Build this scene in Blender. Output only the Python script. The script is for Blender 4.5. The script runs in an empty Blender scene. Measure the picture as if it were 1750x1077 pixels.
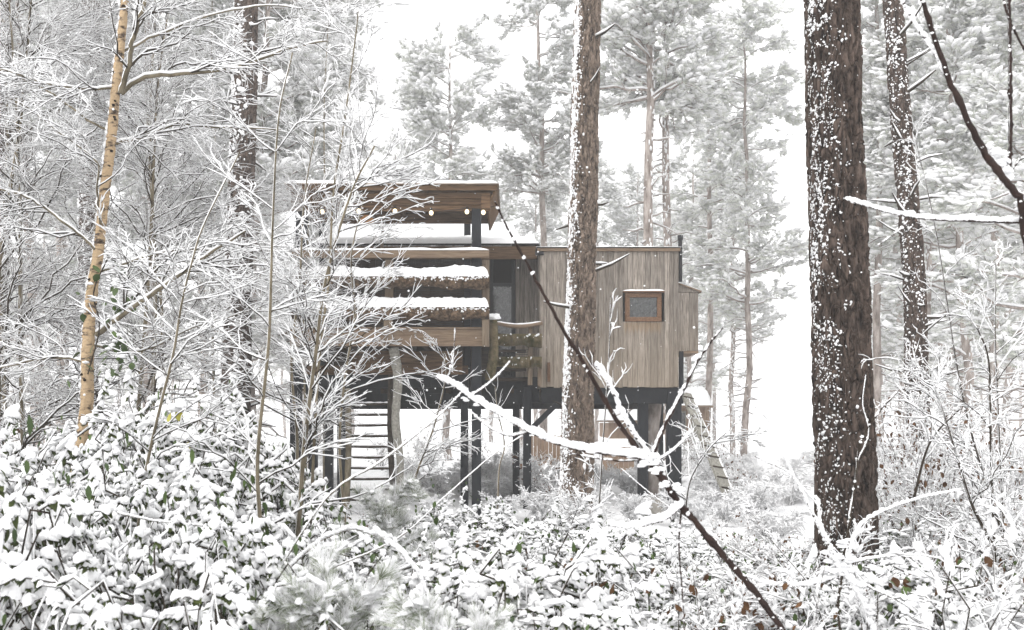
import bpy, math, random
import numpy as np
from mathutils import Vector, Matrix

random.seed(7)
rng = np.random.default_rng(7)
sc = bpy.context.scene
R = math.radians

# ------------------------------------------------------------------ camera, sky, sun, exposure
F = 1700.0          # focal length in photo pixels (photo 1750 wide)
HOR = 720.0         # horizon row in the photo
EYE = 1.6
cam = bpy.data.cameras.new('camera'); cam_o = bpy.data.objects.new('camera', cam)
sc.collection.objects.link(cam_o); sc.camera = cam_o
cam.sensor_width = 36.0; cam.lens = 36.0 * F / 1750.0
cam_o.location = (0, 0, EYE); cam_o.rotation_euler = (R(90), 0, 0)
cam.shift_y = (HOR - 538.5) / 1750.0
cam.clip_start = 0.05; cam.clip_end = 1000
cam.dof.use_dof = True; cam.dof.focus_distance = 13.0; cam.dof.aperture_fstop = 6.3

SUN_EL, SUN_AZ = 50.0, -140.0      # degrees; azimuth measured from +Y (north), soft light from behind-left
world = bpy.data.worlds.new('World'); sc.world = world; world.use_nodes = True
nt = world.node_tree; nt.nodes.clear()
sky = nt.nodes.new('ShaderNodeTexSky'); sky.sky_type = 'NISHITA'; sky.sun_disc = False
sky.sun_elevation = R(SUN_EL); sky.sun_rotation = R(SUN_AZ)
sky.air_density = 1.0; sky.dust_density = 4.0; sky.ozone_density = 1.0
hs = nt.nodes.new('ShaderNodeHueSaturation'); hs.inputs['Saturation'].default_value = 0.03
bg = nt.nodes.new('ShaderNodeBackground'); bg.inputs['Strength'].default_value = 0.15
wo = nt.nodes.new('ShaderNodeOutputWorld')
cl = nt.nodes.new('ShaderNodeMixRGB'); cl.inputs[0].default_value = 0.8; cl.inputs[2].default_value = (5.6, 5.6, 5.65, 1)   # even cloud cover
nt.links.new(sky.outputs[0], hs.inputs['Color']); nt.links.new(hs.outputs[0], cl.inputs[1]); nt.links.new(cl.outputs[0], bg.inputs[0]); nt.links.new(bg.outputs[0], wo.inputs[0])
sun = bpy.data.lights.new('sun', 'SUN'); sun.energy = 0.5; sun.angle = R(40); sun.color = (1.0, 0.97, 0.93)
sun_o = bpy.data.objects.new('sun', sun); sc.collection.objects.link(sun_o)
_d = Vector((math.sin(R(SUN_AZ)) * math.cos(R(SUN_EL)), math.cos(R(SUN_AZ)) * math.cos(R(SUN_EL)), math.sin(R(SUN_EL))))
sun_o.rotation_euler = _d.to_track_quat('Z', 'Y').to_euler()
sc.view_settings.view_transform = 'Standard'; sc.view_settings.look = 'None'
sc.view_settings.exposure = 1.33; sc.view_settings.gamma = 1.0; sc.view_settings.use_curve_mapping = False
sc.cycles.use_denoising = True
sc.cycles.max_bounces = 6; sc.cycles.diffuse_bounces = 4; sc.cycles.glossy_bounces = 2
sc.cycles.volume_bounces = 2; sc.cycles.transparent_max_bounces = 6
sc.cycles.use_adaptive_sampling = True; sc.cycles.adaptive_threshold = 0.015

def W(px, py, Y):
    """world point seen at photo pixel px, py when it stands Y metres away"""
    return np.array([(px - 875.0) * Y / F, Y, EYE + (HOR - py) * Y / F])
def X(px, Y): return (px - 875.0) * Y / F
def Z(py, Y): return EYE + (HOR - py) * Y / F

# ------------------------------------------------------------------ materials
def mat(name, base, rough=0.8, base2=None, scale=8.0, stretch=(1, 1, 1), bump=0.0, bscale=30.0, rnd=0.0, metal=0.0,
        spec=0.3, emit=None, detail=5.0, contrast=(0.35, 0.65), coords='Object'):
    m = bpy.data.materials.new(name); m.use_nodes = True
    n = m.node_tree.nodes; l = m.node_tree.links; p = n['Principled BSDF']
    p.inputs['Roughness'].default_value = rough; p.inputs['Metallic'].default_value = metal
    p.inputs['Specular IOR Level'].default_value = spec
    p.inputs['Base Color'].default_value = (*base, 1)
    tc = n.new('ShaderNodeTexCoord'); mp = n.new('ShaderNodeMapping'); mp.inputs['Scale'].default_value = stretch
    l.new(tc.outputs[coords], mp.inputs['Vector'])
    vec = mp.outputs[0]
    oi = n.new('ShaderNodeObjectInfo')
    if rnd:
        ad = n.new('ShaderNodeVectorMath'); ad.operation = 'MULTIPLY_ADD'
        cb = n.new('ShaderNodeCombineXYZ')
        for i in range(3): l.new(oi.outputs['Random'], cb.inputs[i])
        l.new(cb.outputs[0], ad.inputs[0]); ad.inputs[1].default_value = (37, 53, 71); l.new(vec, ad.inputs[2]); vec = ad.outputs[0]
    if base2:
        nz = n.new('ShaderNodeTexNoise'); nz.inputs['Scale'].default_value = scale; nz.inputs['Detail'].default_value = detail
        nz.inputs['Roughness'].default_value = 0.65
        l.new(vec, nz.inputs['Vector'])
        cr = n.new('ShaderNodeValToRGB'); e = cr.color_ramp.elements
        e[0].position, e[1].position = contrast; e[0].color = (*base, 1); e[1].color = (*base2, 1)
        l.new(nz.outputs['Fac'], cr.inputs[0]); col = cr.outputs[0]
        if rnd:
            hv = n.new('ShaderNodeHueSaturation'); mr = n.new('ShaderNodeMapRange')
            mr.inputs['To Min'].default_value = 1 - rnd; mr.inputs['To Max'].default_value = 1 + rnd
            l.new(oi.outputs['Random'], mr.inputs['Value']); l.new(mr.outputs[0], hv.inputs['Value']); l.new(col, hv.inputs['Color']); col = hv.outputs[0]
        l.new(col, p.inputs['Base Color'])
    if bump:
        nb = n.new('ShaderNodeTexNoise'); nb.inputs['Scale'].default_value = bscale; nb.inputs['Detail'].default_value = 6
        l.new(vec, nb.inputs['Vector'])
        bp = n.new('ShaderNodeBump'); bp.inputs['Strength'].default_value = bump; bp.inputs['Distance'].default_value = 0.02
        l.new(nb.outputs['Fac'], bp.inputs['Height']); l.new(bp.outputs[0], p.inputs['Normal'])
    if emit:
        p.inputs['Emission Color'].default_value = (*emit[0], 1); p.inputs['Emission Strength'].default_value = emit[1]
    return m

M = {}
M['snow'] = mat('snow', (0.78, 0.78, 0.785), 0.75, bump=0.5, bscale=70, spec=0.1)
M['ground_snow'] = mat('ground_snow', (0.76, 0.76, 0.765), 0.8, (0.82, 0.82, 0.825), 1.5, bump=0.7, bscale=9, spec=0.15)
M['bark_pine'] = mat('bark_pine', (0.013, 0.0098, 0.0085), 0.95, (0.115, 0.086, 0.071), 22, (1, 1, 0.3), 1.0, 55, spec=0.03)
M['bark_pine_far'] = mat('bark_pine_far', (0.13, 0.105, 0.09), 0.95, (0.42, 0.37, 0.34), 7, (1, 1, 0.3), 0.6, 20, spec=0.1)  # lightened for far trunks: haze painted into the bark colour, along with rime
M['bark_pine_brown'] = mat('bark_pine_brown', (0.035, 0.027, 0.022), 0.95, (0.24, 0.186, 0.148), 20, (1, 1, 0.3), 1.0, 50, spec=0.03)
M['bark_twig'] = mat('bark_twig', (0.01881, 0.01436, 0.01139), 0.8, (0.05377, 0.04288, 0.0315), 20, bump=0.2, spec=0.05)
M['bark_sapling'] = mat('bark_sapling', (0.07, 0.058, 0.038), 0.8, (0.20, 0.17, 0.12), 12, (1, 1, 0.4), 0.4, 60, spec=0.06)
M['bark_red'] = mat('bark_red', (0.0113, 0.00595, 0.005005), 0.55, (0.03227, 0.01873, 0.01494), 14, bump=0.25, bscale=70, spec=0.12)
M['bark_birch'] = mat('bark_birch', (0.05, 0.034, 0.024), 0.7, (0.40, 0.29, 0.175), 9, (1, 1, 2.6), 0.8, 35, spec=0.25, contrast=(0.38, 0.50))
M['bark_black'] = mat('bark_black', (0.012, 0.01, 0.009), 0.9, (0.04, 0.03, 0.022), 30, spec=0)
M['plank_grey'] = mat('plank_grey', (0.100, 0.084, 0.070), 0.85, (0.285, 0.252, 0.218), 9, (5, 5, 0.35), 0.35, 40, rnd=0.27, spec=0.06)
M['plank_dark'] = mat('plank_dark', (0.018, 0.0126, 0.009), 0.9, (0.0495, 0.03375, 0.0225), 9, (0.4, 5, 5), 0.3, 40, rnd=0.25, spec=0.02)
M['plank_soffit'] = mat('plank_soffit', (0.045, 0.026, 0.014), 0.8, (0.145, 0.088, 0.048), 7, (0.4, 5, 5), 0.3, 40, rnd=0.25, spec=0.05)
M['wood_tan'] = mat('wood_tan', (0.1198, 0.0816, 0.05355), 0.8, (0.2298, 0.1686, 0.1176), 6, (0.5, 6, 6), 0.3, 40, rnd=0.12, spec=0.07)
M['wood_tan_upright'] = mat('wood_tan_upright', (0.1033, 0.0753, 0.05235), 0.8, (0.2079, 0.162, 0.1161), 6, (6, 6, 0.5), 0.3, 40, rnd=0.15, spec=0.07)
M['wood_window'] = mat('wood_window', (0.07891, 0.04023, 0.02255), 0.6, (0.1711, 0.09929, 0.05785), 12, (3, 3, 3), 0.2, 50, rnd=0.1, spec=0.1)
M['waney'] = mat('waney', (0.03162, 0.02007, 0.01272), 0.95, (0.1403, 0.09567, 0.06154), 16, (1, 1, 1), 1.0, 30, rnd=0.1, contrast=(0.4, 0.62), spec=0.02)
M['moss'] = mat('moss', (0.0385, 0.0385, 0.014), 0.95, (0.154, 0.119, 0.07), 9, (1, 1, 1), 1.0, 40, spec=0.02)
M['black_paint'] = mat('black_paint', (0.0088, 0.0099, 0.0121), 0.6, (0.0165, 0.01815, 0.02145), 10, (1, 1, 0.3), 0.25, 30, rnd=0.2, spec=0.08)
M['shell'] = mat('shell', (0.008, 0.0064, 0.0052), 0.9, spec=0)
M['weathered'] = mat('weathered', (0.14, 0.133, 0.1155), 0.85, (0.28, 0.2695, 0.238), 9, (3, 3, 3), 0.3, 40, rnd=0.1, spec=0.08)
M['metal_dark'] = mat('metal_dark', (0.02, 0.02, 0.022), 0.5, metal=0.3, spec=0.15)
M['concrete'] = mat('concrete', (0.17, 0.16, 0.14), 0.9, (0.33, 0.31, 0.28), 6, (1, 1, 1), 0.5, 30)
M['rope'] = mat('rope', (0.16, 0.13, 0.10), 0.9)
M['net'] = mat('net', (0.03, 0.03, 0.03), 0.8, spec=0.05)
M['cable'] = mat('cable', (0.015, 0.015, 0.015), 0.6, spec=0.05)
M['bulb'] = mat('bulb', (0.8, 0.7, 0.5), 0.4, emit=((1.0, 0.82, 0.5), 0.9))
M['lamp'] = mat('lamp', (0.25, 0.12, 0.05), 0.6, emit=((1.0, 0.5, 0.18), 0.08))
M['glass'] = mat('glass', (0.012, 0.013, 0.013), 0.08, (0.085, 0.088, 0.086), 22, spec=0.6, contrast=(0.44, 0.72))  # the pane's reflection is painted as a noise mottle in its base colour
M['leaf'] = mat('leaf', (0.022, 0.042, 0.012), 0.45, (0.075, 0.115, 0.03), 3.0, rnd=0.15, spec=0.22)
M['leaf_under'] = mat('leaf_under', (0.016, 0.023, 0.008), 0.6, (0.062, 0.078, 0.024), 5.0, spec=0.08)
M['leaf_brown'] = mat('leaf_brown', (0.0525, 0.024, 0.012), 0.8, (0.15, 0.0825, 0.04125), 6.0, rnd=0.2, spec=0.08)
M['leaf_yellow'] = mat('leaf_yellow', (0.40, 0.34, 0.03), 0.5, (0.30, 0.30, 0.05), 20.0)
M['needles'] = mat('needles', (0.05, 0.062, 0.04), 0.7, (0.13, 0.145, 0.10), 1.5, spec=0.2)
M['needles_young'] = mat('needles_young', (0.12, 0.145, 0.09), 0.7, (0.34, 0.37, 0.28), 3.0, spec=0.05)
M['needles_frost_haze'] = mat('needles_frost_haze', (0.46, 0.48, 0.42), 0.7, (0.76, 0.765, 0.74), 0.9, rnd=0.25, spec=0.05)  # rimed needles paled further: distance haze put into the colour
M['far_wall'] = mat('far_wall', (0.20, 0.13, 0.085), 0.9, (0.28, 0.20, 0.14), 8, (4, 4, 0.4), rnd=0.15)

# stain running down from the window frame: part of the cladding itself
def add_stain(m, c, half, z_top, depth):
    n = m.node_tree.nodes; l = m.node_tree.links; p = n['Principled BSDF']
    src = p.inputs['Base Color'].links[0].from_socket
    g = n.new('ShaderNodeNewGeometry'); s = n.new('ShaderNodeSeparateXYZ'); l.new(g.outputs['Position'], s.inputs[0])
    def math_(op, a, b=None, clamp=False):
        q = n.new('ShaderNodeMath'); q.operation = op; q.use_clamp = clamp
        for i, v in enumerate((a, b)):
            if v is None: continue
            if isinstance(v, (int, float)): q.inputs[i].default_value = v
            else: l.new(v, q.inputs[i])
        return q.outputs[0]
    dx = math_('ABSOLUTE', math_('SUBTRACT', s.outputs[0], c))
    nz = n.new('ShaderNodeTexNoise'); nz.inputs['Scale'].default_value = 3.0
    mp = n.new('ShaderNodeMapping'); mp.inputs['Scale'].default_value = (9, 1, 0.5); l.new(g.outputs['Position'], mp.inputs[0]); l.new(mp.outputs[0], nz.inputs[0])
    inx = math_('MULTIPLY', math_('SUBTRACT', half + 0.03, dx), 18.0, True)
    dz = math_('SUBTRACT', z_top, s.outputs[2])
    below = math_('MULTIPLY', dz, 60.0, True)
    lim = math_('MULTIPLY', nz.outputs['Fac'], depth)
    fade = math_('MULTIPLY', math_('SUBTRACT', lim, dz), 9.0, True)
    rust = math_('MULTIPLY', math_('MULTIPLY', inx, below), fade, True)
    mx = n.new('ShaderNodeMixRGB'); l.new(math_('MULTIPLY', rust, 0.55), mx.inputs[0]); l.new(src, mx.inputs[1]); mx.inputs[2].default_value = (0.20, 0.13, 0.07, 1)
    # sheltered boards low down kept their yellow
    low = math_('MULTIPLY', math_('SUBTRACT', 3.75, s.outputs[2]), 0.55, True)
    mx2 = n.new('ShaderNodeMixRGB'); l.new(math_('MULTIPLY', low, 0.55), mx2.inputs[0]); l.new(mx.outputs[0], mx2.inputs[1]); mx2.inputs[2].default_value = (0.25, 0.20, 0.145, 1)
    l.new(mx2.outputs[0], p.inputs['Base Color'])

# ------------------------------------------------------------------ mesh collecting
class Acc:
    def __init__(s): s.v = []; s.f = {3: [], 4: []}; s.n = 0
    def add(s, v, f):
        v = np.asarray(v, float).reshape(-1, 3); f = np.asarray(f, int)
        if f.size == 0: return
        s.v.append(v); s.f[f.shape[1]].append(f + s.n); s.n += len(v)
    def mesh(s, name, smooth=True):
        me = bpy.data.meshes.new(name)
        v = np.concatenate(s.v); fs = []; st = []; tot = 0
        for k in (3, 4):
            for f in s.f[k]:
                fs.append(f.ravel()); st.append(tot + np.arange(len(f)) * k); tot += f.size
        loops = np.concatenate(fs).astype(np.int32); starts = np.concatenate(st).astype(np.int32)
        me.vertices.add(len(v)); me.vertices.foreach_set('co', v.astype(np.float32).ravel())
        me.loops.add(len(loops)); me.loops.foreach_set('vertex_index', loops)
        me.polygons.add(len(starts)); me.polygons.foreach_set('loop_start', starts)
        me.update(calc_edges=True); me.validate()
        me.polygons.foreach_set('use_smooth', np.full(len(me.polygons), smooth, bool))
        return me
    def build(s, name, material, parent=None, smooth=True, kind=None):
        if not s.n: return None
        o = bpy.data.objects.new(name, s.mesh(name, smooth)); o.data.materials.append(M[material])
        sc.collection.objects.link(o); o.parent = parent
        if kind: o['kind'] = kind
        return o

def thing(name, label, cat, loc=(0, 0, 0), group=None):
    o = bpy.data.objects.new(name, None); sc.collection.objects.link(o); o.location = loc
    o['label'] = label; o['category'] = cat
    if group: o['group'] = group
    return o
def tag(o, label, cat, group=None):
    o['label'] = label; o['category'] = cat
    if group: o['group'] = group
    return o
def node(name, parent, loc=(0, 0, 0)):
    o = bpy.data.objects.new(name, None); sc.collection.objects.link(o); o.parent = parent; o.location = loc
    return o
def dup(root, loc, rz=0.0, s=1.0, label=None, group=None, tilt=(0, 0), sz=None):
    r = root.copy(); sc.collection.objects.link(r); r.location = loc
    r.rotation_euler = (tilt[0], tilt[1], rz); r.scale = (s, s, sz or s)
    if label: r['label'] = label
    if group: r['group'] = group
    for ch in list(root.children):
        c = ch.copy(); sc.collection.objects.link(c); c.parent = r
        for g in list(ch.children):
            d = g.copy(); sc.collection.objects.link(d); d.parent = c
    return r

BOXF = np.array([[0, 3, 2, 1], [4, 5, 6, 7], [0, 1, 5, 4], [1, 2, 6, 5], [2, 3, 7, 6], [3, 0, 4, 7]])
def box(acc, x0, x1, y0, y1, z0, z1):
    acc.add([[x0, y0, z0], [x1, y0, z0], [x1, y1, z0], [x0, y1, z0], [x0, y0, z1], [x1, y0, z1], [x1, y1, z1], [x0, y1, z1]], BOXF)
def boxo(name, m, parent, x0, x1, y0, y1, z0, z1, bevel=0.004):
    a = Acc()
    c = ((x0 + x1) / 2, (y0 + y1) / 2, (z0 + z1) / 2)
    box(a, x0 - c[0], x1 - c[0], y0 - c[1], y1 - c[1], z0 - c[2], z1 - c[2])
    o = a.build(name, m, parent, smooth=False); o.location = c
    if bevel:
        b = o.modifiers.new('edge', 'BEVEL'); b.width = bevel; b.segments = 1
    return o
def beamo(name, m, parent, a, b, w, h):
    """a bar of section w x h from point a to point b"""
    a, b = Vector(a), Vector(b); L = (b - a).length
    o = boxo(name, m, parent, -w / 2, w / 2, -h / 2, h / 2, 0, L)
    o.location = (a + b) / 2; o.rotation_euler = (b - a).to_track_quat('Z', 'Y').to_euler()
    return o

# ------------------------------------------------------------------ noise
def _hash(i, s=0):
    i = i.astype(np.int64)
    h = (i[..., 0] * 374761393 + i[..., 1] * 668265263 + i[..., 2] * 2147483647 + s * 974634777) & 0x7fffffff
    h = ((h ^ (h >> 13)) * 1274126177) & 0x7fffffff
    return ((h ^ (h >> 16)) & 0xffff) / 65535.0
def vnoise(p, s=0):
    i = np.floor(p); f = p - i; f = f * f * (3 - 2 * f); out = 0
    for a in (0, 1):
        for b in (0, 1):
            for c in (0, 1):
                w = (f[..., 0] if a else 1 - f[..., 0]) * (f[..., 1] if b else 1 - f[..., 1]) * (f[..., 2] if c else 1 - f[..., 2])
                out = out + w * _hash(i + np.array([a, b, c]), s)
    return out
def fbm(p, o=3, s=0):
    return sum(vnoise(p * 2 ** k, s + k) * 0.5 ** k for k in range(o)) / sum(0.5 ** k for k in range(o))
def worley(p, s=0):
    i = np.floor(p); f1 = np.full(p.shape[:-1], 9.0); f2 = f1.copy()
    for a in (-1, 0, 1):
        for b in (-1, 0, 1):
            for c in (-1, 0, 1):
                j = i + np.array([a, b, c])
                q = j + np.stack([_hash(j, s + 1), _hash(j, s + 2), _hash(j, s + 3)], -1)
                d = np.linalg.norm(q - p, axis=-1)
                f2 = np.minimum(f2, np.maximum(f1, d)); f1 = np.minimum(f1, d)
    return f1, f2

# ------------------------------------------------------------------ tubes, twigs
def norm(v): return v / np.maximum(np.linalg.norm(v, axis=-1, keepdims=True), 1e-9)
def tubes(acc, P, Rr, sides=4, squash=1.0):
    P = np.asarray(P, float); Rr = np.asarray(Rr, float); Mn, N = P.shape[:2]
    if Mn == 0: return
    t = norm(np.gradient(P, axis=1)); tm = np.abs(norm(P[:, -1] - P[:, 0])[:, 2])
    ref = np.where((tm > 0.92)[:, None, None], np.array([0.3, 1.0, 0]), np.array([0, 0, 1.0]))
    u = norm(np.cross(t, np.broadcast_to(ref, t.shape))); v = np.cross(u, t)
    a = np.arange(sides) * 2 * math.pi / sides + 0.4
    ring = P[:, :, None] + Rr[:, :, None, None] * (np.cos(a)[:, None] * u[:, :, None] + squash * np.sin(a)[:, None] * v[:, :, None])
    idx = np.arange(Mn * N * sides).reshape(Mn, N, sides)
    q = np.stack([idx[:, :-1], np.roll(idx, -1, 2)[:, :-1], np.roll(idx, -1, 2)[:, 1:], idx[:, 1:]], -1).reshape(-1, 4)
    acc.add(ring.reshape(-1, 3), q)
def resample(pts, n):
    pts = np.asarray(pts, float)
    # smooth (Catmull-Rom-ish) through the points
    k = len(pts); out = []
    e = np.vstack([2 * pts[0] - pts[1], pts, 2 * pts[-1] - pts[-2]])
    for j in range(n):
        t = j / (n - 1) * (k - 1); i = min(int(t), k - 2); f = t - i
        p0, p1, p2, p3 = e[i:i + 4]
        out.append(0.5 * ((2 * p1) + (p2 - p0) * f + (2 * p0 - 5 * p1 + 4 * p2 - p3) * f * f + (3 * p1 - p0 - 3 * p2 + p3) * f ** 3))
    return np.array(out)
def grow(P, Rr, n, trange, ang, length, N, g, r=0.7, rmin=0.0012, droop=0.0, wig=0.08, up=0.0, bias=None, flat=1.0, tip=0.35):
    """n children on every parent polyline"""
    Mn, Np = P.shape[:2]; k = Mn * n
    pi = np.repeat(np.arange(Mn), n)
    t = g.uniform(trange[0], trange[1], k) * (Np - 1); i = np.minimum(t.astype(int), Np - 2); f = (t - i)[:, None]
    pos = P[pi, i] * (1 - f) + P[pi, i + 1] * f; rad = Rr[pi, i] * (1 - f[:, 0]) + Rr[pi, i + 1] * f[:, 0]
    tan = norm(P[pi, i + 1] - P[pi, i]); w = g.normal(size=(k, 3)); w[:, 2] *= flat
    w = norm(w - (w * tan).sum(1, keepdims=True) * tan)
    a = g.uniform(ang[0], ang[1], k)[:, None]
    d = np.cos(a) * tan + np.sin(a) * w; d[:, 2] += up
    if bias is not None: d = d + np.array(bias)
    d = norm(d)
    taper = 1 - 0.55 * (t / (Np - 1))
    L = g.uniform(length[0], length[1], k) * taper
    s = np.linspace(0, 1, N)[None, :, None]
    Q = pos[:, None] + d[:, None] * s * L[:, None, None]
    Q[:, :, 2] -= droop * L[:, None] * s[..., 0] ** 2
    wob = g.normal(size=(k, 1, 3)) * np.sin(s * math.pi) + g.normal(size=(k, 1, 3)) * np.sin(s * 2 * math.pi) * 0.6 + g.normal(size=(k, N, 3)) * 0.25 * (s > 0)
    Q = Q + wob * wig * L[:, None, None]
    r0 = np.maximum(rad * r, rmin)
    rr = r0[:, None] * (1 - (1 - tip) * s[..., 0])
    return Q, np.maximum(rr, rmin * 0.6)
def snow_on(acc, P, Rr, g, th=0.006, sides=4, vary=0.45, cover=0.95, k=1.0):
    """snow ridge lying along the upper side of each twig"""
    t = norm(np.gradient(P, axis=1)); hz = np.sqrt(np.clip(1 - t[..., 2] ** 2, 0, 1))
    n = g.uniform(1 - vary, 1 + vary, P.shape[:2])
    keep = g.uniform(size=P.shape[0]) < cover
    rs = (Rr * 0.75 * k + th * n) * (0.25 + 0.75 * hz); rs[:, -1] *= 0.35; rs[:, 0] *= 0.7
    Q = P.copy(); Q[..., 2] += (Rr * 0.85 + rs * 0.75) * hz; Q[..., 0] -= (1 - hz) * (Rr * 0.6); Q[..., 1] -= (1 - hz) * Rr * 0.5
    tubes(acc, Q[keep], rs[keep], sides, squash=0.85)
def clot(acc, P, Rr, g, n, size, tmpl=None):
    """irregular clots of snow sitting on branches"""
    pos, tan, rad = pick(P, Rr, n, g)
    s = g.uniform(size[0], size[1], len(pos))
    pos[:, 2] += rad + s * 0.25
    stamp(acc, BLOBS, pos, s, tan, g, (1.5, 0.9, 0.7))
def pick(P, Rr, n, g):
    Mn, Np = P.shape[:2]; pi = g.integers(0, Mn, n); t = g.uniform(0.05, 1, n) * (Np - 1); i = np.minimum(t.astype(int), Np - 2); f = (t - i)[:, None]
    return P[pi, i] * (1 - f) + P[pi, i + 1] * f, norm(P[pi, i + 1] - P[pi, i]), Rr[pi, i]

# small shapes that get stamped many times
def ico(sub):
    import bmesh
    b = bmesh.new(); bmesh.ops.create_icosphere(b, subdivisions=sub, radius=1.0)
    v = np.array([x.co[:] for x in b.verts]); f = np.array([[w.index for w in q.verts] for q in b.faces]); b.free(); return v, f
def blob(sub, seed, amp=0.35, flat=0.35):
    v, f = ico(sub); n = fbm(v * 1.3 + seed * 11.3, 2, seed)
    v = v * (1 - amp + 2 * amp * n + .25 * (fbm(v * 4.5 + seed, 2, seed + 2) - .5))[:, None]
    v[:, 2] = np.where(v[:, 2] < 0, v[:, 2] * flat, v[:, 2])
    return v, f
BLOBS = [blob(3, s, .5) for s in range(5)]
BLOBS_LOW = [blob(1, s + 9, 0.55, 0.5) for s in range(4)]
BLOBS_LOW = [(v * [1, .7 + .1 * i, 1], f) for i, (v, f) in enumerate(BLOBS_LOW)]
def leaf_tmpl(w=0.45, fold=0.18, curl=0.15):
    xs = [0, .25, .55, .82, 1.0]; ws = [0, .8, 1.0, .6, 0]; v = []
    for x, q in zip(xs, ws):
        zc = -curl * x * x
        if q == 0: v.append([x, 0, zc])
        else: v += [[x, -w * q * .5, zc + fold * q * .5], [x, 0, zc], [x, w * q * .5, zc + fold * q * .5]]
    f = [[0, 1, 2], [0, 2, 3], [1, 4, 2], [2, 4, 5], [2, 5, 3], [3, 5, 6], [4, 7, 5], [5, 7, 8], [5, 8, 6], [6, 8, 9], [7, 10, 8], [8, 10, 9]]
    return np.array(v, float), np.array(f)
LEAVES = [leaf_tmpl(0.6, 0.15, 0.2), leaf_tmpl(0.5, 0.25, 0.35), leaf_tmpl(0.7, 0.1, 0.05)]
def leaf_snow(seed, w=0.72):
    """an uneven cushion shaped like the leaf it lies on"""
    v, f = ico(2); n = fbm(v * 1.8 + seed * 7.7, 2, seed); n2 = fbm(v * 4.5 + seed * 3.1, 2, seed + 4)
    x = v[:, 0]; v = v * (0.45 + 0.62 * n + 0.5 * n2)[:, None]
    v[:, 1] *= w * (1 - 0.2 * x); v[:, 2] = np.where(v[:, 2] < 0, v[:, 2] * 0.12, v[:, 2] * 0.48)
    v[:, 0] = v[:, 0] * 0.56 + 0.45; v[:, 2] += 0.03 - 0.22 * np.clip(v[:, 0], 0, 2) ** 2
    return v, f
LSNOW = [leaf_snow(s) for s in range(6)]
def needle_tmpl(g, n=9, w=0.035, spread=1.0, l=(0.6, 1.0)):
    v = []; f = []
    for k in range(n):
        d = norm(np.array([1.0, g.normal() * spread, g.normal() * spread * 0.7])); L = g.uniform(*l)
        s = norm(np.cross(d, g.normal(size=3))) * w; b = d * 0.04
        i = len(v); v += [b - s, b + s, d * L]; f.append([i, i + 1, i + 2])
    return np.array(v), np.array(f)
_g = np.random.default_rng(3)
NEED = [needle_tmpl(_g, 11, 0.05, 0.9) for _ in range(5)]
NEED_FINE = [needle_tmpl(_g, 22, 0.019, 0.6, (0.6, 1.1)) for _ in range(5)]

def frames(d, g, roll=0.3):
    d = norm(d); up = np.tile(np.array([0, 0, 1.0]), (len(d), 1)) + g.normal(size=(len(d), 3)) * roll
    y = norm(np.cross(up, d)); z = np.cross(d, y); return np.stack([d, y, z], -1)
def stamp(acc, tmpls, pos, s, d, g, sc3=(1, 1, 1), roll=0.3):
    which = g.integers(0, len(tmpls), len(pos)); Fm = frames(d, g, roll)
    s = np.broadcast_to(np.asarray(s, float), (len(pos),))
    for k, (v, f) in enumerate(tmpls):
        m = which == k; c = int(m.sum())
        if not c: continue
        vv = (v * np.array(sc3))[None] * s[m][:, None, None]
        out = np.einsum('mij,mvj->mvi', Fm[m], vv) + pos[m][:, None]
        ff = f[None] + (np.arange(c) * len(v))[:, None, None]
        acc.add(out.reshape(-1, 3), ff.reshape(-1, f.shape[1]))

# ------------------------------------------------------------------ ground and haze
def ground():
    # graded sheet, fine near the camera
    ys = np.concatenate([[-60, -20, -6], np.arange(-2, 34, 0.22), np.arange(34, 70, 2.0), [80, 100, 140, 190]])
    xs = np.concatenate([[-190, -100, -60, -34], np.arange(-20, 20, 0.25), [24, 34, 60, 100, 190]])
    gx, gy = np.meshgrid(xs, ys); p = np.stack([gx, gy, gx * 0], -1)
    z = (fbm(p * 0.35, 3, 1) - 0.5) * 0.35 + (fbm(p * 2.2, 3, 5) - 0.5) * 0.14
    z = z - 0.03 * np.clip(gx, 0, 6) * (gy < 20)
    v = np.stack([gx, gy, z], -1).reshape(-1, 3); idx = np.arange(len(v)).reshape(gx.shape)
    a = Acc(); a.add(v, np.stack([idx[:-1, :-1], idx[:-1, 1:], idx[1:, 1:], idx[1:, :-1]], -1).reshape(-1, 4))
    a.build('ground', 'ground_snow', kind='structure')
ground()
hz = Acc(); box(hz, -200, 200, -70, 200, -1.6, 23.0)
hm = bpy.data.materials.new('haze'); hm.use_nodes = True; hm.node_tree.nodes.clear()
pv = hm.node_tree.nodes.new('ShaderNodeVolumePrincipled'); ho = hm.node_tree.nodes.new('ShaderNodeOutputMaterial')
pv.inputs['Color'].default_value = (0.98, 0.98, 0.98, 1); pv.inputs['Density'].default_value = 0.0024; pv.inputs['Anisotropy'].default_value = 0.0
hm.node_tree.links.new(pv.outputs[0], ho.inputs['Volume']); M['haze'] = hm
hz.build('haze', 'haze', kind='stuff', smooth=False)

# ------------------------------------------------------------------ the tree house
HY = 18.7                 # plane of the right-hand front wall
BY = 19.9                 # plane of the wall behind the deck
DY = 17.0                 # front edge of the deck
house = thing('tree_house', 'timber cabin on black stilts with a roofed snowy deck', 'cabin', (X(875, HY), HY, 0))
hs0 = Vector(house.location)
def sub(name, loc=(0, 0, 0)): return node(name, house, Vector(loc) - hs0)
# all coordinates below are world ones; parts hang from nodes placed back at the world origin
def part(name):  # an Empty part whose children are written in world coordinates
    return node(name, house, -hs0)
z0, z1 = Z(662, HY), Z(426, HY)
add_stain(M['plank_grey'], X(1098, HY), (1130 - 1067) / 2 * HY / F, Z(551, HY), 0.45)
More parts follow.
